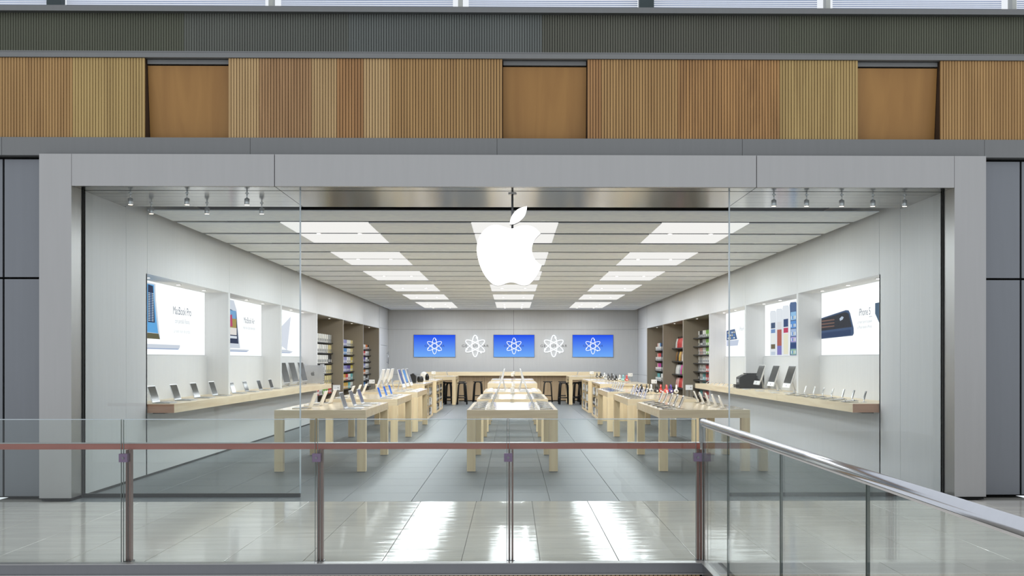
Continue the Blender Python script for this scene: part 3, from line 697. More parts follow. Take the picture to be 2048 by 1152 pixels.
# ================================================================== PRODUCT DISPLAY BAYS
def bay(sg, k, rows, name):
    """steel shelves in a wall bay, rows = list of (z, shelf depth front X)"""
    y0, y1 = NICHE[k] + 0.07, NICHE[k + 1] - 0.07
    t = thing('product_shelving', name, 'shelving', (sg * 5.93, (y0 + y1) / 2, 0.0), 0, 'product shelving in the wall bays')
    h = (y1 - y0) / 2
    for z in rows: MB().box(0, -sg * 0.505, -h, h, z - 0.03, z).build('shelf', mat('dark_shelf', (46, 44, 40), 0.5, 0.3), t)
    return t
def make_box(wd, dp, ht, m, m2):
    t = thing('product_box', '', 'box')
    MB().box(-dp / 2, dp / 2, -wd / 2, wd / 2, 0, ht).build('carton', m, t)
    mb = MB()
    for s in (-1, 1):
        mb.box(s * dp / 2, s * (dp / 2 + 0.001), -wd * 0.36, wd * 0.36, ht * 0.12, ht * 0.45)
    mb.box(-dp * 0.4, dp * 0.4, -wd / 2 - 0.001, -wd / 2, ht * 0.12, ht * 0.3)
    mb.build('printed_label', m2, t); return t
PAL = {'white': (232, 230, 224), 'cream': (222, 206, 150), 'grey': (180, 180, 178), 'black': (38, 36, 34), 'yellow': (206, 186, 80), 'blue': (70, 130, 190), 'lilac': (150, 150, 200), 'green': (120, 176, 50), 'red': (206, 56, 48), 'coral': (222, 92, 84), 'teal': (110, 186, 186), 'magenta': (196, 60, 150), 'orange': (214, 120, 50), 'gold': (214, 170, 70), 'ivory': (220, 216, 196), 'brown': (150, 110, 60), 'pink': (226, 180, 170), 'purple': (92, 70, 150)}
LBL = mat('label_grey', (120, 122, 124), 0.6); LBLW = mat('label_white', (225, 225, 225), 0.6)
def pbox(col, size, x, y, z, label, group):
    wd, dp, ht = size
    m = mat('carton_' + col, PAL[col], 0.5)
    place(('box', col, size), lambda: make_box(wd, dp, ht, m, LBLW if col not in ('white', 'cream', 'ivory', 'grey', 'pink') else LBL), (x, y, z), random.uniform(-0.03, 0.03), label, group)
def fill(sg, k, zs, cols, size, ys, xfront, where):
    wd, dp, ht = size
    for ri, z in enumerate(zs):
        c = cols[ri % len(cols)]
        for i, y in enumerate(ys):
            col = c[min(int(i * len(c) / len(ys)), len(c) - 1)]
            hh = ht * (1.0 + 0.0)
            lab = f'{col} box, {ORD[i]} along the {ORD[ri]} shelf down, {where}'
            pbox(col, (wd, dp, hh), sg * (xfront + dp / 2), y, z, lab, f'boxes in the {where}')
def ylist(a, b, n): return [a + (b - a) * i / (n - 1) for i in range(n)]
# left bays
zsA = [2.13, 1.83, 1.53, 1.23, 0.93, 0.63]
bay(-1, 3, zsA, 'dark shelving full of white boxes, nearest of the three left wall bays')
fill(-1, 3, zsA, [('white', 'white', 'white', 'white', 'grey'), ('white', 'white', 'white', 'cream'), ('white', 'white', 'white', 'black'), ('white', 'white', 'cream'), ('white', 'cream'), ('red', 'white', 'green', 'red')], (0.20, 0.30, 0.235), ylist(30.2, 32.95, 10), 5.46, 'nearest left wall bay')
zsB = [2.08, 1.80, 1.52, 1.24, 0.96, 0.68]
bay(-1, 4, zsB, 'dark shelving with blue, yellow and white boxes, middle of the three left wall bays')
fill(-1, 4, zsB, [('lilac', 'white', 'cream'), ('blue', 'white', 'cream'), ('lilac', 'white', 'yellow'), ('lilac', 'purple', 'yellow'), ('gold', 'red', 'white', 'teal'), ('gold', 'gold', 'teal', 'white')], (0.17, 0.26, 0.20), ylist(35.62, 37.5, 8), 5.48, 'middle left wall bay')
zsC = [2.02, 1.79, 1.56, 1.33, 1.10, 0.87, 0.64]
bay(-1, 5, zsC, 'dark shelving with narrow mixed boxes, farthest of the three left wall bays')
fill(-1, 5, zsC, [('white', 'orange', 'black'), ('red', 'white', 'grey'), ('purple', 'white', 'black'), ('lilac', 'white', 'grey'), ('orange', 'white', 'grey'), ('white', 'black', 'grey'), ('blue', 'black', 'white')], (0.14, 0.22, 0.165), ylist(40.5, 41.9, 8), 5.50, 'farthest left wall bay')
# right bays
zsA = [2.28, 2.03, 1.78, 1.53, 1.28, 1.03, 0.78, 0.53]
bay(1, 3, zsA, 'dark racks of hanging accessories, nearest of the three right wall bays')
fill(1, 3, zsA, [('green', 'white', 'black', 'white'), ('green', 'grey', 'black', 'ivory'), ('green', 'white', 'pink', 'white'), ('white', 'white', 'grey', 'white'), ('coral', 'white', 'white', 'grey'), ('coral', 'teal', 'white', 'black'), ('coral', 'teal', 'white', 'black'), ('coral', 'pink', 'teal', 'black')], (0.20, 0.22, 0.205), ylist(31.42, 33.0, 7), 5.57, 'nearest right wall bay')
zsB = [2.02, 1.58, 1.14, 0.70]
bay(1, 4, zsB, 'dark shelving with coloured carry bags, middle of the three right wall bays')
def make_bag(col, wd=0.33, dp=0.16, ht=0.32):
    m = mat('bag_' + col, PAL[col], 0.6)
    t = thing('carry_bag', '', 'bag')
    rings = []
    for z, a, b in ((0, 0.9, 0.9), (0.02, 1, 1), (ht * 0.6, 1.0, 0.85), (ht * 0.95, 0.94, 0.5), (ht, 0.9, 0.42)):
        rings.append([(sx * dp / 2 * b, sy * wd / 2 * a, z) for sx, sy in ((-1, -1), (-0.85, -1), (0.85, -1), (1, -1), (1, 1), (0.85, 1), (-0.85, 1), (-1, 1))])
    MB().loops(rings).build('body', m, t)
    MB().tube([(0, -0.07, ht - 0.01), (0, -0.06, ht + 0.05), (0, 0, ht + 0.07), (0, 0.06, ht + 0.05), (0, 0.07, ht - 0.01)], 0.008, 6).build('handle', BLACKP, t, True)
    MB().box(-dp * 0.49, -dp * 0.53, -wd * 0.3, wd * 0.3, ht * 0.12, ht * 0.45).build('pocket', m, t)
    return t
bagrows = [('white', 'red', 'red', 'red', 'pink', 'ivory'), ('brown', 'black', 'gold', 'brown', 'white', 'gold'), ('white', 'white', 'grey', 'magenta', 'green', 'black'), ('pink', 'pink', 'red', 'red', 'pink', 'black')]
for ri, z in enumerate(zsB):
    for i, y in enumerate(ylist(35.95, 37.36, 5)):
        col = bagrows[ri][4 - i]
        place(('bag', col), lambda c=col: make_bag(c), (5.62, y, z), 0, f'{col} carry bag, {ORD[i]} along the {ORD[ri]} shelf down, middle right bay', 'carry bags in the middle right bay')
zsC = [1.98, 1.60, 1.22, 0.84]
bay(1, 5, zsC, 'dark shelving with assorted coloured boxes, farthest of the three right wall bays')
fill(1, 5, zsC, [('black', 'blue', 'white', 'pink'), ('black', 'red', 'coral', 'pink'), ('black', 'magenta', 'magenta', 'pink'), ('white', 'black', 'teal', 'teal')], (0.20, 0.24, 0.27), ylist(40.5, 41.85, 6), 5.50, 'farthest right wall bay')
for ri, z in enumerate(zsC):
    for i, y in enumerate(ylist(40.55, 41.8, 5)):
        pbox('white', (0.22, 0.06, 0.13), 5.462, y, z, f'low white box, {ORD[i]} along the front edge of {ORD[ri]} shelf, farthest right bay', 'white boxes in front on the farthest right bay')

# ================================================================== TABLES
def make_table(wd, ln, h):
    t = thing('display_table', '', 'table')
    MB().box(-wd / 2, wd / 2, 0, ln, h - 0.118, h).build('tabletop', MAPLE, t)
    L = 0.124
    for sx in (-1, 1):
        for sy in (0, 1):
            a = sx * wd / 2; y0 = 0.0 if sy == 0 else ln - L
            MB().box(a, a - sx * L, y0, y0 + L, 0.008, h - 0.118).build('leg', MAPLE_LEG, t)
            MB().box(a - sx * 0.005, a - sx * (L - 0.005), y0 + 0.005, y0 + L - 0.005, 0, 0.008).build('leg_glide', STEEL_DARK, t)
    return t
TY = [15.97, 20.35, 24.72]
ROWX = [-2.787, 0.0, 2.80]
rown = ['left', 'middle', 'right']
for ri, x in enumerate(ROWX):
    for i, y in enumerate(TY):
        place('table', lambda: make_table(1.32, 2.92, 0.90), (x, y, 0), 0, f'long pale maple display table, {ORD[i]} from the entrance in the {rown[ri]} row', 'maple display tables')
for i, y in enumerate((29.2, 33.75)):
    place('hightable', lambda: make_table(1.32, 2.9, 1.0), (0, y, 0), 0, f'taller pale maple table, {["fourth", "fifth"][i]} from the entrance in the middle row', 'maple display tables')
for i, sg in enumerate((-1, 1)):
    place('bartable', lambda: make_table(1.25, 2.2, 1.02), (sg * 2.66, 39.5, 0), 0, f'high maple table beside black stools, {rown[i * 2]} side before the service bar', 'high maple tables by the bar')
# storage islands with open shelves to the middle aisle
def make_island(wd, ln, h, sg):
    """sg: side the shelves open to (+1 opens to +x)"""
    t = thing('shelf_island', '', 'cabinet')
    MB().box(-wd / 2, wd / 2, 0, ln, h - 0.05, h).build('top', MAPLE, t)
    MB().box(-sg * wd / 2, sg * (wd / 2 - 0.36), 0.02, ln - 0.02, 0.0, h - 0.05).build('body', MAPLE_LEG, t)
    xa, xb = sg * (wd / 2 - 0.36), sg * wd / 2
    for y in (0, ln / 2 - 0.04, ln - 0.08): MB().box(xa, xb, y + (0.0 if y == 0 else 0), y + 0.08, 0.0, h - 0.05).build('upright', MAPLE_LEG, t)
    MB().box(xa, xb, 0.08, ln - 0.08, 0, 0.06).build('plinth', MAPLE_LEG, t)
    for y0, y1 in ((0.08, ln / 2 - 0.04), (ln / 2 + 0.04, ln - 0.08)):
        for z in (0.34, 0.63): MB().box(xa, xb - sg * 0.03, y0, y1, z - 0.012, z).build('shelf', mat('island_shelf', (120, 104, 84), 0.5), t)
    return t
def make_pack(col):
    t = thing('accessory_pack', '', 'package')
    MB().rbox(-0.09, 0.09, -0.10, 0.10, 0, 0.20, 0.02).build('case', mat('pack_' + col, PAL[col], 0.35), t)
    for s in (-1, 1): MB().box(s * 0.09, s * 0.0915, -0.06, 0.06, 0.04, 0.10).build('printed_label', LBLW, t)
    return t
for sg in (-1, 1):
    for i, y in enumerate((29.1, 33.65)):
        side = 'left' if sg < 0 else 'right'
        pos = ['fourth', 'fifth'][i]
        place(('island', sg), lambda: make_island(1.30, 3.05, 0.985, -sg), (sg * 2.97, y, 0), 0, f'maple island with open aisle shelves, {pos} in the {side} row', 'maple shelf islands')
        for z_i, z in enumerate((0.06, 0.34, 0.63)):
            for q in range(10):
                yy = y + 0.22 + 0.262 * q + (0.09 if q >= 5 else 0)
                col = random.choice(['black', 'black', 'black', 'grey', 'white', 'black'])
                place(('pack', col), lambda c=col: make_pack(c), (sg * (2.97 - 0.65 + 0.10), yy, z), 0, f'{col} accessory pack, {ORD[q]} along the {["bottom", "middle", "top"][z_i]} shelf, {pos} {side} island', f'accessory packs in the {side} islands')

# ================================================================== SERVICE BAR AND STOOLS
gb = thing('service_bar', 'long maple service bar in front of the back wall', 'counter', (0, 43.2, 0))
MB().box(-3.45, 3.45, -0.25, 0.65, 1.0, 1.148).build('counter_top', MAPLE, gb)
for i in range(6): MB().box(-3.3 + 1.1 * i + 0.003, -3.3 + 1.1 * (i + 1) - 0.003, 0.0, 0.5, 0.03, 1.0).build('front_panel', wood('bar_front_%d' % i, (196, 170, 136), 0.9, 0.4, 'Z'), gb)
MB().box(-3.27, 3.27, 0.02, 0.45, 0, 0.03).build('plinth', BLACK, gb)
def make_stool():
    t = thing('bar_stool', '', 'stool')
    MB().lathe([(0.001, 0.755), (0.15, 0.755), (0.18, 0.765), (0.185, 0.778), (0.175, 0.79), (0.001, 0.785)], 24).build('seat', STOOLM, t, True)
    for sx in (-1, 1):
        for sy in (-1, 1):
            MB().tube([(sx * 0.175, sy * 0.175, 0), (sx * 0.135, sy * 0.135, 0.62), (sx * 0.125, sy * 0.125, 0.71), (sx * 0.09, sy * 0.09, 0.755)], [0.024, 0.025, 0.024, 0.02], 8).build('leg', STOOLM, t, True)
    for s in (-1, 1):
        MB().tube([(s * 0.163, -0.163, 0.24), (s * 0.163, 0.163, 0.24)], 0.014, 8).build('stretcher', STOOLM, t, True)
        MB().tube([(-0.163, s * 0.163, 0.24), (0.163, s * 0.163, 0.24)], 0.014, 8).build('stretcher', STOOLM, t, True)
    return t
ST = [(-1.98, 42.45, 'leftmost of four at the bar'), (-1.33, 42.45, 'second from the left at the bar'), (1.36, 42.45, 'third from the left at the bar'), (1.95, 42.45, 'rightmost of four at the bar'),
      (-2.76, 42.4, 'behind the left high table at the bar'), (2.72, 42.4, 'behind the right high table at the bar'),
      (-1.83, 40.1, 'on the aisle side of the left high table'), (1.88, 40.1, 'on the aisle side of the right high table'), (-2.26, 40.0, 'under the left high table'), (2.3, 40.0, 'under the right high table'),
      (-2.42, 41.0, 'under the far end of the left high table'), (2.45, 41.0, 'under the far end of the right high table')]
for x, y, s in ST: place('stool', make_stool, (x, y, 0), random.uniform(-0.1, 0.1), f'black wooden bar stool {s}', 'black bar stools')
def make_ball():
    t = thing('ball_seat', '', 'seat')
    MB().lathe([(0.001, 0.045)] + [(0.22 * math.cos(a), 0.25 + 0.2 * math.sin(a)) for a in [x * PI / 14 for x in range(-6, 7)]] + [(0.001, 0.452)], 24).build('ball', mat('black_rubber', (18, 18, 18), 0.5), t, True)
    MB().lathe([(0.13, 0.0), (0.15, 0.01), (0.14, 0.07), (0.10, 0.07)], 20).build('base_ring', BLACKP, t, True)
    return t
for sg, s in ((-1, 'left'), (1, 'right')): place('ball', make_ball, (sg * 0.80, 29.0, 0), 0, f'round black ball seat on the {s} of the middle table row', 'ball seats')

# ================================================================== DEVICES
def emblem_mb(size, y0, y1, zc, flip=1):
    mb = MB(); k = size / 830.0
    for pts in (AP, LF): mb.prism([((p[0] - 412) * k * flip, (640 - p[1]) * k) for p in pts][::-1], lambda u, v, q: (u, y0 + (y1 - y0) * q, v + zc))
    return mb
def lean(mb, ang, z=0.0, y=0.0):
    """tilt a panel built upright in the xz plane backwards (+y)"""
    return mb.xf(Matrix.Translation((0, y, z)) @ Matrix.Rotation(-ang, 4, 'X'))
def make_laptop(wd, dp, ang, body, screen, keys=True):
    t = thing('laptop', '', 'laptop')
    b = MB().rbox(-wd / 2, wd / 2, -dp, 0, 0.002, 0.016, 0.012).build('base', body, t)
    MB().box(-wd * 0.40, wd * 0.40, -dp * 0.52, -dp * 0.1, 0.016, 0.0172).build('keyboard', BLACKP if keys else KEYS, b)
    MB().box(-wd * 0.15, wd * 0.15, -dp * 0.93, -dp * 0.58, 0.016, 0.0168).build('trackpad', KEYS, b)
    l = lean(MB().box(-wd / 2, wd / 2, 0.0, 0.008, 0, dp), ang, 0.014).build('lid', body, t)
    lean(MB().box(-wd * 0.465, wd * 0.465, -0.0015, 0.0, dp * 0.07, dp * 0.95), ang, 0.014).build('screen', screen, l)
    lean(emblem_mb(0.045, 0.0082, 0.0092, dp * 0.5, -1), ang, 0.014).build('emblem', LBL if body is WHITE else WHITE, l)
    return t
BLUES = screen_mat('blue_desktop', (48, 110, 236), (130, 180, 255), 0.0, 0.23, 0.8)
F = {'L': -PI / 2, 'R': PI / 2}       # facing -x / +x
GR = 'laptops set out on tables and shelves'
for i, y in enumerate((15.82, 16.84, 17.87, 18.95)):
    place('lap_pro', lambda: make_laptop(0.345, 0.247, math.radians(18), ALU, SCREEN), (-5.13, y, 1.009), F['R'], f'silver laptop with dark screen, {ORD[i]} along the near left wall shelf', GR)
for i, y in enumerate((20.27, 21.27, 22.42, 23.47)):
    place('lap_air', lambda: make_laptop(0.30, 0.20, math.radians(17), ALU, SCREEN), (-5.14, y, 1.009), F['R'], f'small silver laptop, {ORD[i]} from the entrance on the middle left wall shelf', GR)
for i, dy in enumerate((0.42, 1.35, 2.25)):
    place('lap_pro', None, (-2.47, TY[0] + dy, 0.90), F['R'], f'silver laptop facing the aisle, {ORD[i]} along the first left table', GR)
    place('lap_white', lambda: make_laptop(0.33, 0.235, math.radians(22), WHITEM, SCREEN), (-3.04, TY[0] + dy + 0.15, 0.90), F['L'], f'pale laptop turned to the wall, {ORD[i]} along the first left table', GR)
    place('lap_blue', lambda: make_laptop(0.30, 0.21, math.radians(18), ALU, BLUES), (-2.47, TY[1] + dy, 0.90), F['R'], f'silver laptop with lit blue screen, {ORD[i]} from the front on the second left table', GR)
    place('lap_white', None, (-3.10, TY[1] + dy + 0.15, 0.90), F['L'], f'pale laptop turned to the wall, {ORD[i]} from the front on the second left table', GR)
for i, (x, y, z, f, s) in enumerate(((-2.36, 40.3, 1.02, 'R', 'on the left high table by the stools'), (2.36, 40.3, 1.02, 'L', 'on the right high table by the stools'), (-0.42, 34.5, 1.0, 'L', 'nearest on the fifth middle table'), (-0.42, 35.6, 1.0, 'L', 'farthest on the fifth middle table'))):
    place('lap_air', None, (x, y, z), F[f], f'small silver laptop {s}', GR)

def make_imac(wd, ht, chin, body, ang, screen):
    t = thing('desktop_computer', '', 'computer')
    MB().rbox(-0.10, 0.10, -0.08, 0.11, 0.0, 0.008, 0.02).build('foot', ALU, t)
    MB().prism([(0.10, 0.008), (0.11, 0.008), (0.052, 0.26), (0.042, 0.26)], lambda u, v, q: (-0.075 + 0.15 * q, u, v)).build('neck', ALU, t)
    MB().tube([(0.02, 0.07, 0.13), (0.03, 0.13, 0.05), (0.06, 0.17, 0.006), (0.16, 0.14, 0.005), (0.24, 0.02, 0.005), (0.20, -0.08, 0.005)], 0.004, 6).build('cable', ICON, t, True)
    z0 = 0.10
    p = lean(MB().box(-wd / 2, wd / 2, 0, 0.018, 0, ht).prism([(0.018, 0.02), (0.045, ht * 0.35), (0.045, ht * 0.6), (0.018, ht - 0.02)], lambda u, v, q: (-wd * 0.42 + wd * 0.84 * q, u, v)), ang, z0, -0.06).build('panel', body, t)
    lean(MB().box(-wd / 2 + 0.008, wd / 2 - 0.008, -0.002, 0, chin, ht - 0.008), ang, z0, -0.06).build('bezel', BLACKG, p)
    lean(MB().box(-wd / 2 + 0.03, wd / 2 - 0.03, -0.003, -0.002, chin + 0.022, ht - 0.03), ang, z0, -0.06).build('screen', screen, p)
    if chin > 0.04: lean(emblem_mb(0.04, -0.0012, -0.0002, chin * 0.5), ang, z0, -0.06).build('emblem', LBL, p)
    return t
IM = lambda: make_imac(0.53, 0.43, 0.085, WHITE, math.radians(18), SCREEN)
IMB = lambda: make_imac(0.53, 0.43, 0.085, WHITE, math.radians(18), BLUES2)
BLUES2 = screen_mat('blue_desktop_large', (120, 180, 250), (150, 195, 255), 0.1, 0.5, 0.75)
GI = 'desktop computers with white stands'
for i, dy in enumerate((0.45, 1.40, 2.35)):
    place('imac', IM, (-3.02, TY[2] + dy, 0.90), F['L'], f'white desktop computer seen from behind, {ORD[i]} from the front on the third left table', GI)
    place('imac_blue' if i == 1 else 'imac', IMB if i == 1 else IM, (-2.52, TY[2] + dy, 0.90), F['R'], f'white desktop computer turned to the aisle, {ORD[i]} from the front on the third left table', GI)
    place('imac', IM, (-0.27, TY[2] + dy, 0.90), F['L'], f'white desktop computer facing left, {ORD[i]} from the front on the third middle table', GI)
    place('imac', IM, (0.27, TY[2] + dy, 0.90), F['R'], f'white desktop computer facing right, {ORD[i]} from the front on the third middle table', GI)
for i, y in enumerate((20.45, 21.70, 22.95)): place('imac', IM, (5.12, y, 1.009), F['L'], f'white desktop computer with dark screen, {ORD[i]} from the entrance on the middle right wall shelf', GI)
def make_keyboard():
    t = thing('keyboard', '', 'keyboard')
    MB().rbox(-0.14, 0.14, -0.065, 0.065, 0, 0.008, 0.01).build('tray', ALU, t)
    mb = MB()
    for r_ in range(5):
        for c in range(14): mb.box(-0.135 + 0.0193 * c, -0.135 + 0.0193 * c + 0.016, -0.058 + 0.0235 * r_, -0.058 + 0.0235 * r_ + 0.019, 0.008, 0.0105)
    mb.build('keys', WHITE, t); return t
def make_mouse():
    t = thing('mouse', '', 'mouse')
    MB().lathe([(0.001, 0.0), (0.028, 0.0), (0.03, 0.01), (0.022, 0.022), (0.001, 0.026)], 14).xf(Matrix.Diagonal((1, 1.8, 1, 1))).build('shell', WHITE, t, True)
    MB().box(-0.004, 0.004, 0.015, 0.035, 0.0225, 0.0255).build('scroll_strip', LBL, t); return t
KM = [(-2.27, TY[2], 'R', 'the third left table, aisle side'), (-0.52, TY[2], 'L', 'the third middle table, left side'), (0.52, TY[2], 'R', 'the third middle table, right side')]
for x, y, f, s in KM:
    for i, dy in enumerate((0.45, 1.40, 2.35)):
        place('keyboard', make_keyboard, (x, y + dy, 0.90), F[f], f'white keyboard, {ORD[i]} from the front on {s}', 'white keyboards')
        place('mouse', make_mouse, (x, y + dy + 0.24, 0.90), F[f], f'white mouse, {ORD[i]} from the front on {s}', 'white mice')
for i, y in enumerate((20.45, 21.70, 22.95)): place('keyboard', make_keyboard, (4.86, y, 1.009), F['L'], f'white keyboard, {ORD[i]} from the entrance on the middle right wall shelf', 'white keyboards')
# far left shelf: monitors and a tower
CIN = lambda: make_imac(0.65, 0.47, 0.012, ALU, math.radians(14), SCREEN)
for i, y in enumerate((24.85, 25.85, 26.95)): place('monitor', CIN, (-5.16, y, 1.009), F['R'], f'large black bezel monitor, {ORD[i]} from the entrance on the far left wall shelf', 'monitors on the far left shelf')
for o in [o for o in COL.objects if o.get('group') == 'monitors on the far left shelf']: o['category'] = 'monitor'; o.name = 'monitor'
tw = thing('computer_tower', 'silver aluminium computer tower with handles on the far left wall shelf', 'computer', (-5.09, 28.02, 1.009))
MB().box(-0.26, 0.26, -0.10, 0.10, 0.03, 0.48).build('case', ALU, tw)
for sx in (-1, 1):
    for z, nm in ((0.48, 'handle'), (0.03, 'foot')):
        d = 1 if z > 0.2 else -1
        mb = MB().box(sx * 0.26, sx * 0.19, -0.10, 0.10, z, z + d * 0.03 * 1.0) if d > 0 else MB().box(sx * 0.26, sx * 0.19, -0.10, 0.10, 0, 0.03)
        mb.build(nm, ALU, tw)
k2 = 0.00014
def emb(pts): return [((p[0] - 412) * k2, (700 - p[1]) * k2) for p in pts]
MB().prism(emb(AP)[::-1], lambda u, v, q: (u, -0.1005 - 0.0012 * q, v + 0.26)).build('emblem', LBL, tw)
MB().prism(emb(LF)[::-1], lambda u, v, q: (u, -0.1005 - 0.0012 * q, v + 0.26)).build('emblem_leaf', LBL, tw)
pm = MB()
for r_ in range(8): pm.box(0.2602, 0.262, -0.08, 0.08, 0.08 + r_ * 0.045, 0.10 + r_ * 0.045)
pm.build('vent', LBL, tw)
# printer
pt = thing('printer', 'black box printer beside the white computers on the right wall shelf', 'printer', (5.10, 23.72, 1.009))
MB().prism([(-0.26, 0.0), (0.27, 0.0), (0.27, 0.30), (-0.14, 0.30), (-0.26, 0.24)], lambda u, v, q: (u, -0.18 + 0.36 * q, v)).build('body', BLACKP, pt)
MB().prism([(-0.10, 0.305), (0.25, 0.305), (0.22, 0.33), (-0.12, 0.33)], lambda u, v, q: (u, -0.17 + 0.34 * q, v)).build('scanner_lid', BLACKG, pt)
MB().box(-0.33, -0.26, -0.13, 0.13, 0.02, 0.09).build('paper_tray', BLACKP, pt)
MB().box(-0.265, -0.26, -0.10, 0.10, 0.13, 0.20).build('control_panel', ALU, pt)

# ---- tablets on acrylic stands with a flat sign tablet
def make_tablet(face, back, w=0.186, h=0.24):
    t = thing('tablet', '', 'tablet')
    MB().rbox(-0.06, 0.06, -0.05, 0.07, 0, 0.006, 0.015).build('stand_base', ACRYL, t)
    MB().prism([(0.0, 0.006), (0.012, 0.006), (0.075, 0.15), (0.063, 0.15)], lambda u, v, q: (-0.03 + 0.06 * q, u, v)).build('stand_back', ACRYL, t)
    p = lean(MB().box(-w / 2, w / 2, 0, 0.009, 0, h), math.radians(22), 0.025, -0.005).build('body', back, t)
    lean(MB().box(-w / 2 + 0.005, w / 2 - 0.005, -0.0015, 0, 0.006, h - 0.006), math.radians(22), 0.025, -0.005).build('bezel', face, p)
    lean(MB().box(-w / 2 + 0.014, w / 2 - 0.014, -0.0025, -0.0015, 0.022, h - 0.022), math.radians(22), 0.025, -0.005).build('screen', SCREEN, p)
    return t
def make_sign():
    t = thing('information_tablet', '', 'tablet')
    MB().prism([(-0.10, 0.0), (0.10, 0.0), (0.10, 0.035), (-0.10, 0.012)], lambda u, v, q: (-0.13 + 0.26 * q, u, v)).build('acrylic_block', ACRYL, t)
    MB().prism([(-0.09, 0.0145), (0.09, 0.0352), (0.09, 0.037), (-0.09, 0.0165)], lambda u, v, q: (-0.115 + 0.23 * q, u, v)).build('screen', BLACKG, t)
    return t
WT = lambda: make_tablet(WHITE, WHITE, 0.115, 0.19); BT = lambda: make_tablet(BLACKG, ALU)
def station(ti, ri, side, n, kind='b', sign=True, start=0.3, step=0.56, row=None):
    tx, ty = ROWX[ri], TY[ti]
    sg = -1 if side == 'L' else 1
    nm = f'{ORD[ti]} {rown[ri]} table'
    for i in range(n):
        y = ty + start + step * i
        place('tab_' + kind, BT if kind == 'b' else WT, (tx + sg * 0.33, y, 0.90), F[side], f'tablet on a clear stand, {ORD[i]} from the front, {"left" if sg < 0 else "right"} side, {nm}', 'tablets on clear stands')
        if sign: place('sign', make_sign, (tx + sg * 0.50, y, 0.90), F[side], f'flat information tablet, {ORD[i]} from the front, {"left" if sg < 0 else "right"} edge, {nm}', 'flat information tablets')
for ti in (0, 1):
    station(ti, 1, 'L', 5, 'b'); station(ti, 1, 'R', 5, 'b')
    station(ti, 2, 'L', 5, 'w')
station(0, 2, 'R', 5, 'w')
station(2, 2, 'L', 5, 'w')
# ---- phones on the right wall shelf
def make_phone(front):
    t = thing('phone', '', 'phone')
    MB().lathe([(0.045, 0), (0.045, 0.006), (0.012, 0.008)], 16).build('stand_base', WHITE, t)
    MB().prism([(-0.006, 0.006), (0.006, 0.006), (0.016, 0.055), (0.006, 0.055)], lambda u, v, q: (-0.012 + 0.024 * q, u, v)).build('stand_post', WHITE, t)
    p = lean(MB().box(-0.03, 0.03, 0, 0.009, 0, 0.124), math.radians(16), 0.045, -0.004).build('body', front, t)
    lean(MB().box(-0.026, 0.026, -0.001, 0, 0.018, 0.106), math.radians(16), 0.045, -0.004).build('screen', SCREEN, p)
    return t
for i, y in enumerate((19.2, 18.63, 18.08, 17.57, 17.0, 16.5, 15.95)):
    place('phone_w' if i < 4 else 'phone_b', (lambda: make_phone(WHITE)) if i < 4 else (lambda: make_phone(BLACKG)), (5.08, y, 1.009), F['L'], f'{"white" if i < 4 else "black"} phone on a slim stand, {ORD[6 - i]} from the entrance on the near right wall shelf', 'phones on the near right shelf')
    place('sign', make_sign, (4.87, y + 0.02, 1.009), F['L'], f'flat information tablet, {ORD[6 - i]} from the entrance on the near right wall shelf', 'flat information tablets')
def make_player():
    t = thing('music_player', '', 'music player')
    MB().rbox(-0.03, 0.03, -0.03, 0.03, 0, 0.006, 0.008).build('stand_base', ACRYL, t)
    p = lean(MB().box(-0.028, 0.028, 0, 0.007, 0, 0.11), math.radians(50), 0.006, -0.02).build('body', WHITE, t)
    lean(MB().box(-0.022, 0.022, -0.001, 0, 0.03, 0.10), math.radians(50), 0.006, -0.02).build('screen', LBL, p)
    return t
for i in range(7): place('player', make_player, (4.93, 24.8 + 0.55 * i, 1.009), F['L'], f'small white music player, {ORD[i]} from the front on the far right wall shelf', 'music players on the far right shelf')

# ---- placards
def make_placard():
    t = thing('placard', '', 'sign')
    MB().box(-0.065, 0.065, -0.012, 0.012, 0.165, 0.258).build('card', WHITE, t)
    for s in (-1, 1): MB().box(s * 0.06, s * 0.02, -0.01, 0.01, 0.008, 0.165).build('clear_leg', ACRYL, t)
    MB().rbox(-0.07, 0.07, -0.04, 0.04, 0, 0.008, 0.01).build('foot', ACRYL, t)
    MB().box(0.022, 0.04, -0.0128, -0.012, 0.20, 0.216).build('printed_mark', LBL, t)
    return t
PC = [(-3.27, 20.5, 0.9, 0, 'on the second left table'), (3.30, 20.5, 0.9, 0, 'on the second right table'), (-3.32, 26.05, 0.9, 0, 'on the third left table'), (3.36, 26.05, 0.9, 0, 'on the third right table'),
      (3.37, 31.4, 0.985, 0, 'on the right shelf island'), (-2.60, 36.3, 0.985, 0, 'on the far left shelf island'), (2.62, 36.3, 0.985, 0, 'on the far right shelf island'),
      (0.0, 18.6, 0.9, 1.2, 'on the first middle table'), (0.02, 23.0, 0.9, 1.2, 'on the second middle table'), (0.0, 30.6, 1.0, 1.2, 'on the fourth middle table'), (0.05, 35.0, 1.0, 1.2, 'on the fifth middle table')]
for x, y, z, rz, s in PC: place('placard', make_placard, (x, y, z), rz, f'white placard on a clear stand {s}', 'white placards')

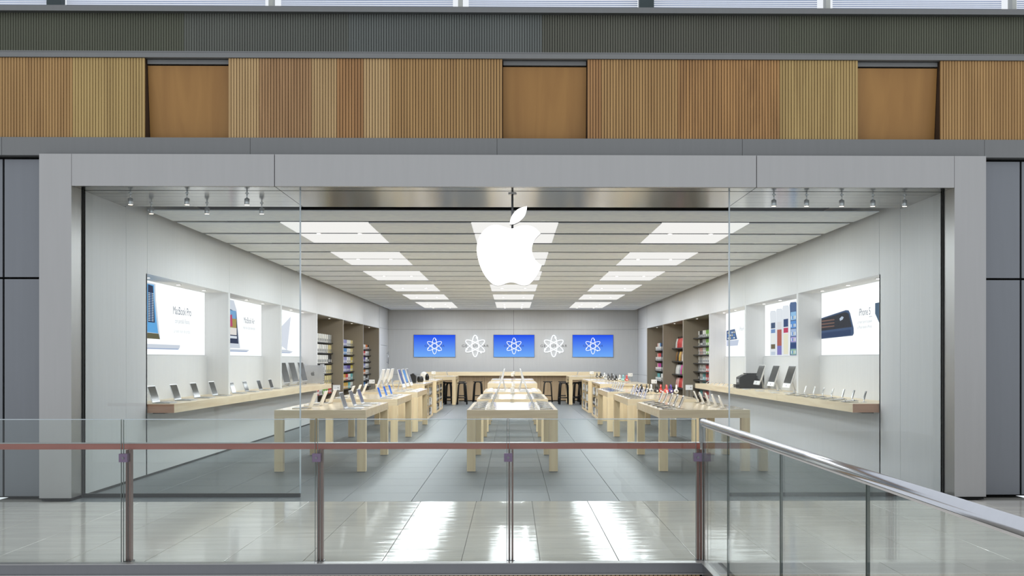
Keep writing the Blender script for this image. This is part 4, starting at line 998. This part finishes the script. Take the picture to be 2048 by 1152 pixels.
# ---- headphones
def make_head(col):
    m = mat('headphone_' + col, PAL[col], 0.3)
    t = thing('headphones', '', 'headphones')
    MB().rbox(-0.05, 0.05, -0.04, 0.04, 0, 0.008, 0.012).build('stand_base', ACRYL, t)
    MB().box(-0.010, 0.010, -0.008, 0.008, 0.008, 0.205).build('stand_post', ACRYL, t)
    pts = [(0.078 * math.cos(a), 0, 0.125 + 0.09 * math.sin(a)) for a in [PI * k / 10 for k in range(-1, 12)]]
    mb = MB()
    mb.loops([[(x * 1.0, y - 0.014, z) if q == 0 else (x * 0.94, y - 0.014, z - 0.004) if q == 1 else (x * 0.94, y + 0.014, z - 0.004) if q == 2 else (x, y + 0.014, z) for q in range(4)] for x, y, z in pts])
    mb.build('headband', m, t)
    for s in (-1, 1):
        c = MB().lathe([(0.001, -0.022), (0.036, -0.02), (0.042, -0.005), (0.042, 0.008), (0.034, 0.018), (0.001, 0.018)], 16).xf(Matrix.Translation((s * 0.072, 0, 0.085)) @ Matrix.Rotation(s * PI / 2, 4, 'Y')).build('ear_cup', m, t, True)
        MB().lathe([(0.001, 0.0185), (0.02, 0.0185), (0.02, 0.02), (0.001, 0.02)], 12).xf(Matrix.Translation((s * 0.072, 0, 0.085)) @ Matrix.Rotation(s * PI / 2, 4, 'Y')).build('ear_cup_badge', LBLW if col != 'white' else LBL, c)
    return t
HP = ['black', 'black', 'black', 'white', 'black', 'red', 'coral', 'purple', 'white']
for i, c in enumerate(HP):
    u = i / 8
    place(('head', c), lambda c=c: make_head(c), (2.62 + 0.74 * u, 23.06 - 0.55 * u + (0.11 if i % 2 else 0), 0.90), PI / 2 + 0.08 * math.sin(i * 2.1), f'{c} headphones, {ORD[i]} from the left at the rear of the second right table', 'headphones on display')
HP2 = ['black', 'black', 'white', 'black', 'black', 'grey', 'black', 'black', 'black', 'white', 'teal', 'red']
for i, c in enumerate(HP2):
    isl = i < 5
    if isl: loc = (2.80 + 0.10 * i, 36.35 - 0.26 * i, 0.985); wh = f'{ORD[i]} from the back on the fifth right island'
    else: loc = (2.72 + 0.08 * (i - 5), 31.95 - 0.20 * (i - 5), 0.985); wh = f'{ORD[i - 5]} from the back on the fourth right island'
    place(('head', c), lambda c=c: make_head(c), loc, PI / 2 + 0.08 * math.sin(i * 1.7), f'{c} headphones, {wh}', 'headphones on display')

# ---- speakers and printer on the left islands
sp = thing('speaker_dock', 'black box speaker dock at the front of the fourth left island', 'speaker', (-2.76, 30.6, 0.985), PI / 2)
MB().prism([(-0.09, 0), (0.09, 0), (0.09, 0.22), (-0.02, 0.27), (-0.09, 0.2)], lambda u, v, q: (-0.17 + 0.34 * q, u, v)).build('cabinet', BLACKP, sp)
MB().box(-0.15, 0.15, -0.094, -0.09, 0.03, 0.18).build('grille', mat('grille_grey', (60, 60, 62), 0.6), sp)
s2 = thing('speaker', 'white round dish shaped speaker on the fifth left island', 'speaker', (-2.74, 34.1, 0.985))
MB().lathe([(0.001, -0.03), (0.09, -0.03), (0.115, 0.0), (0.105, 0.02), (0.03, 0.03), (0.001, 0.03)], 24).xf(Matrix.Translation((0, 0, 0.155)) @ Matrix.Rotation(PI / 2 + 0.2, 4, 'X')).build('dish', WHITE, s2, True)
MB().lathe([(0.06, 0), (0.06, 0.01), (0.02, 0.03), (0.015, 0.08)], 16).build('foot', WHITE, s2, True)
s3 = thing('speaker', 'glossy black egg shaped speaker beside the white round speaker', 'speaker', (-2.62, 33.85, 0.985))
MB().lathe([(0.001, 0), (0.05, 0.0), (0.062, 0.06), (0.055, 0.14), (0.035, 0.20), (0.001, 0.22)], 20).build('shell', BLACKG, s3, True)
MB().lathe([(0.052, -0.001), (0.053, 0.012), (0.045, 0.014)], 20).build('foot_ring', ALU, s3)
s4 = thing('speaker', 'squat black speaker on the fourth left island, farther from the entrance', 'speaker', (-2.66, 31.8, 0.985))
MB().lathe([(0.001, 0), (0.08, 0.0), (0.095, 0.04), (0.09, 0.12), (0.07, 0.16), (0.001, 0.165)], 20).build('shell', BLACKP, s4, True)
MB().lathe([(0.05, 0.163), (0.05, 0.17), (0.001, 0.17)], 16).build('control_ring', ALU, s4)
for i in range(4): place('player', make_player, (-2.55, 34.6 + 0.4 * i, 0.985), F['R'], f'small white music player, {ORD[i]} from the front on the fifth left island', 'music players on the left island')

# the furniture rows and railings stand a little left of the shell's centre line
for o in list(COL.objects):
    if o.parent is None and o.type != 'CAMERA':
        x, y, z = o.location
        if o.name.startswith('glass_railing') or o.name in ('trim_2', 'trim_3', 'wall_edge', 'wall_upper', 'window_3', 'wall_band') or (o.get('kind') is None and o.type == 'EMPTY' and abs(x) < 4.3 and z < 1.2 and y > 15.9):
            o.location.x = x - 0.035
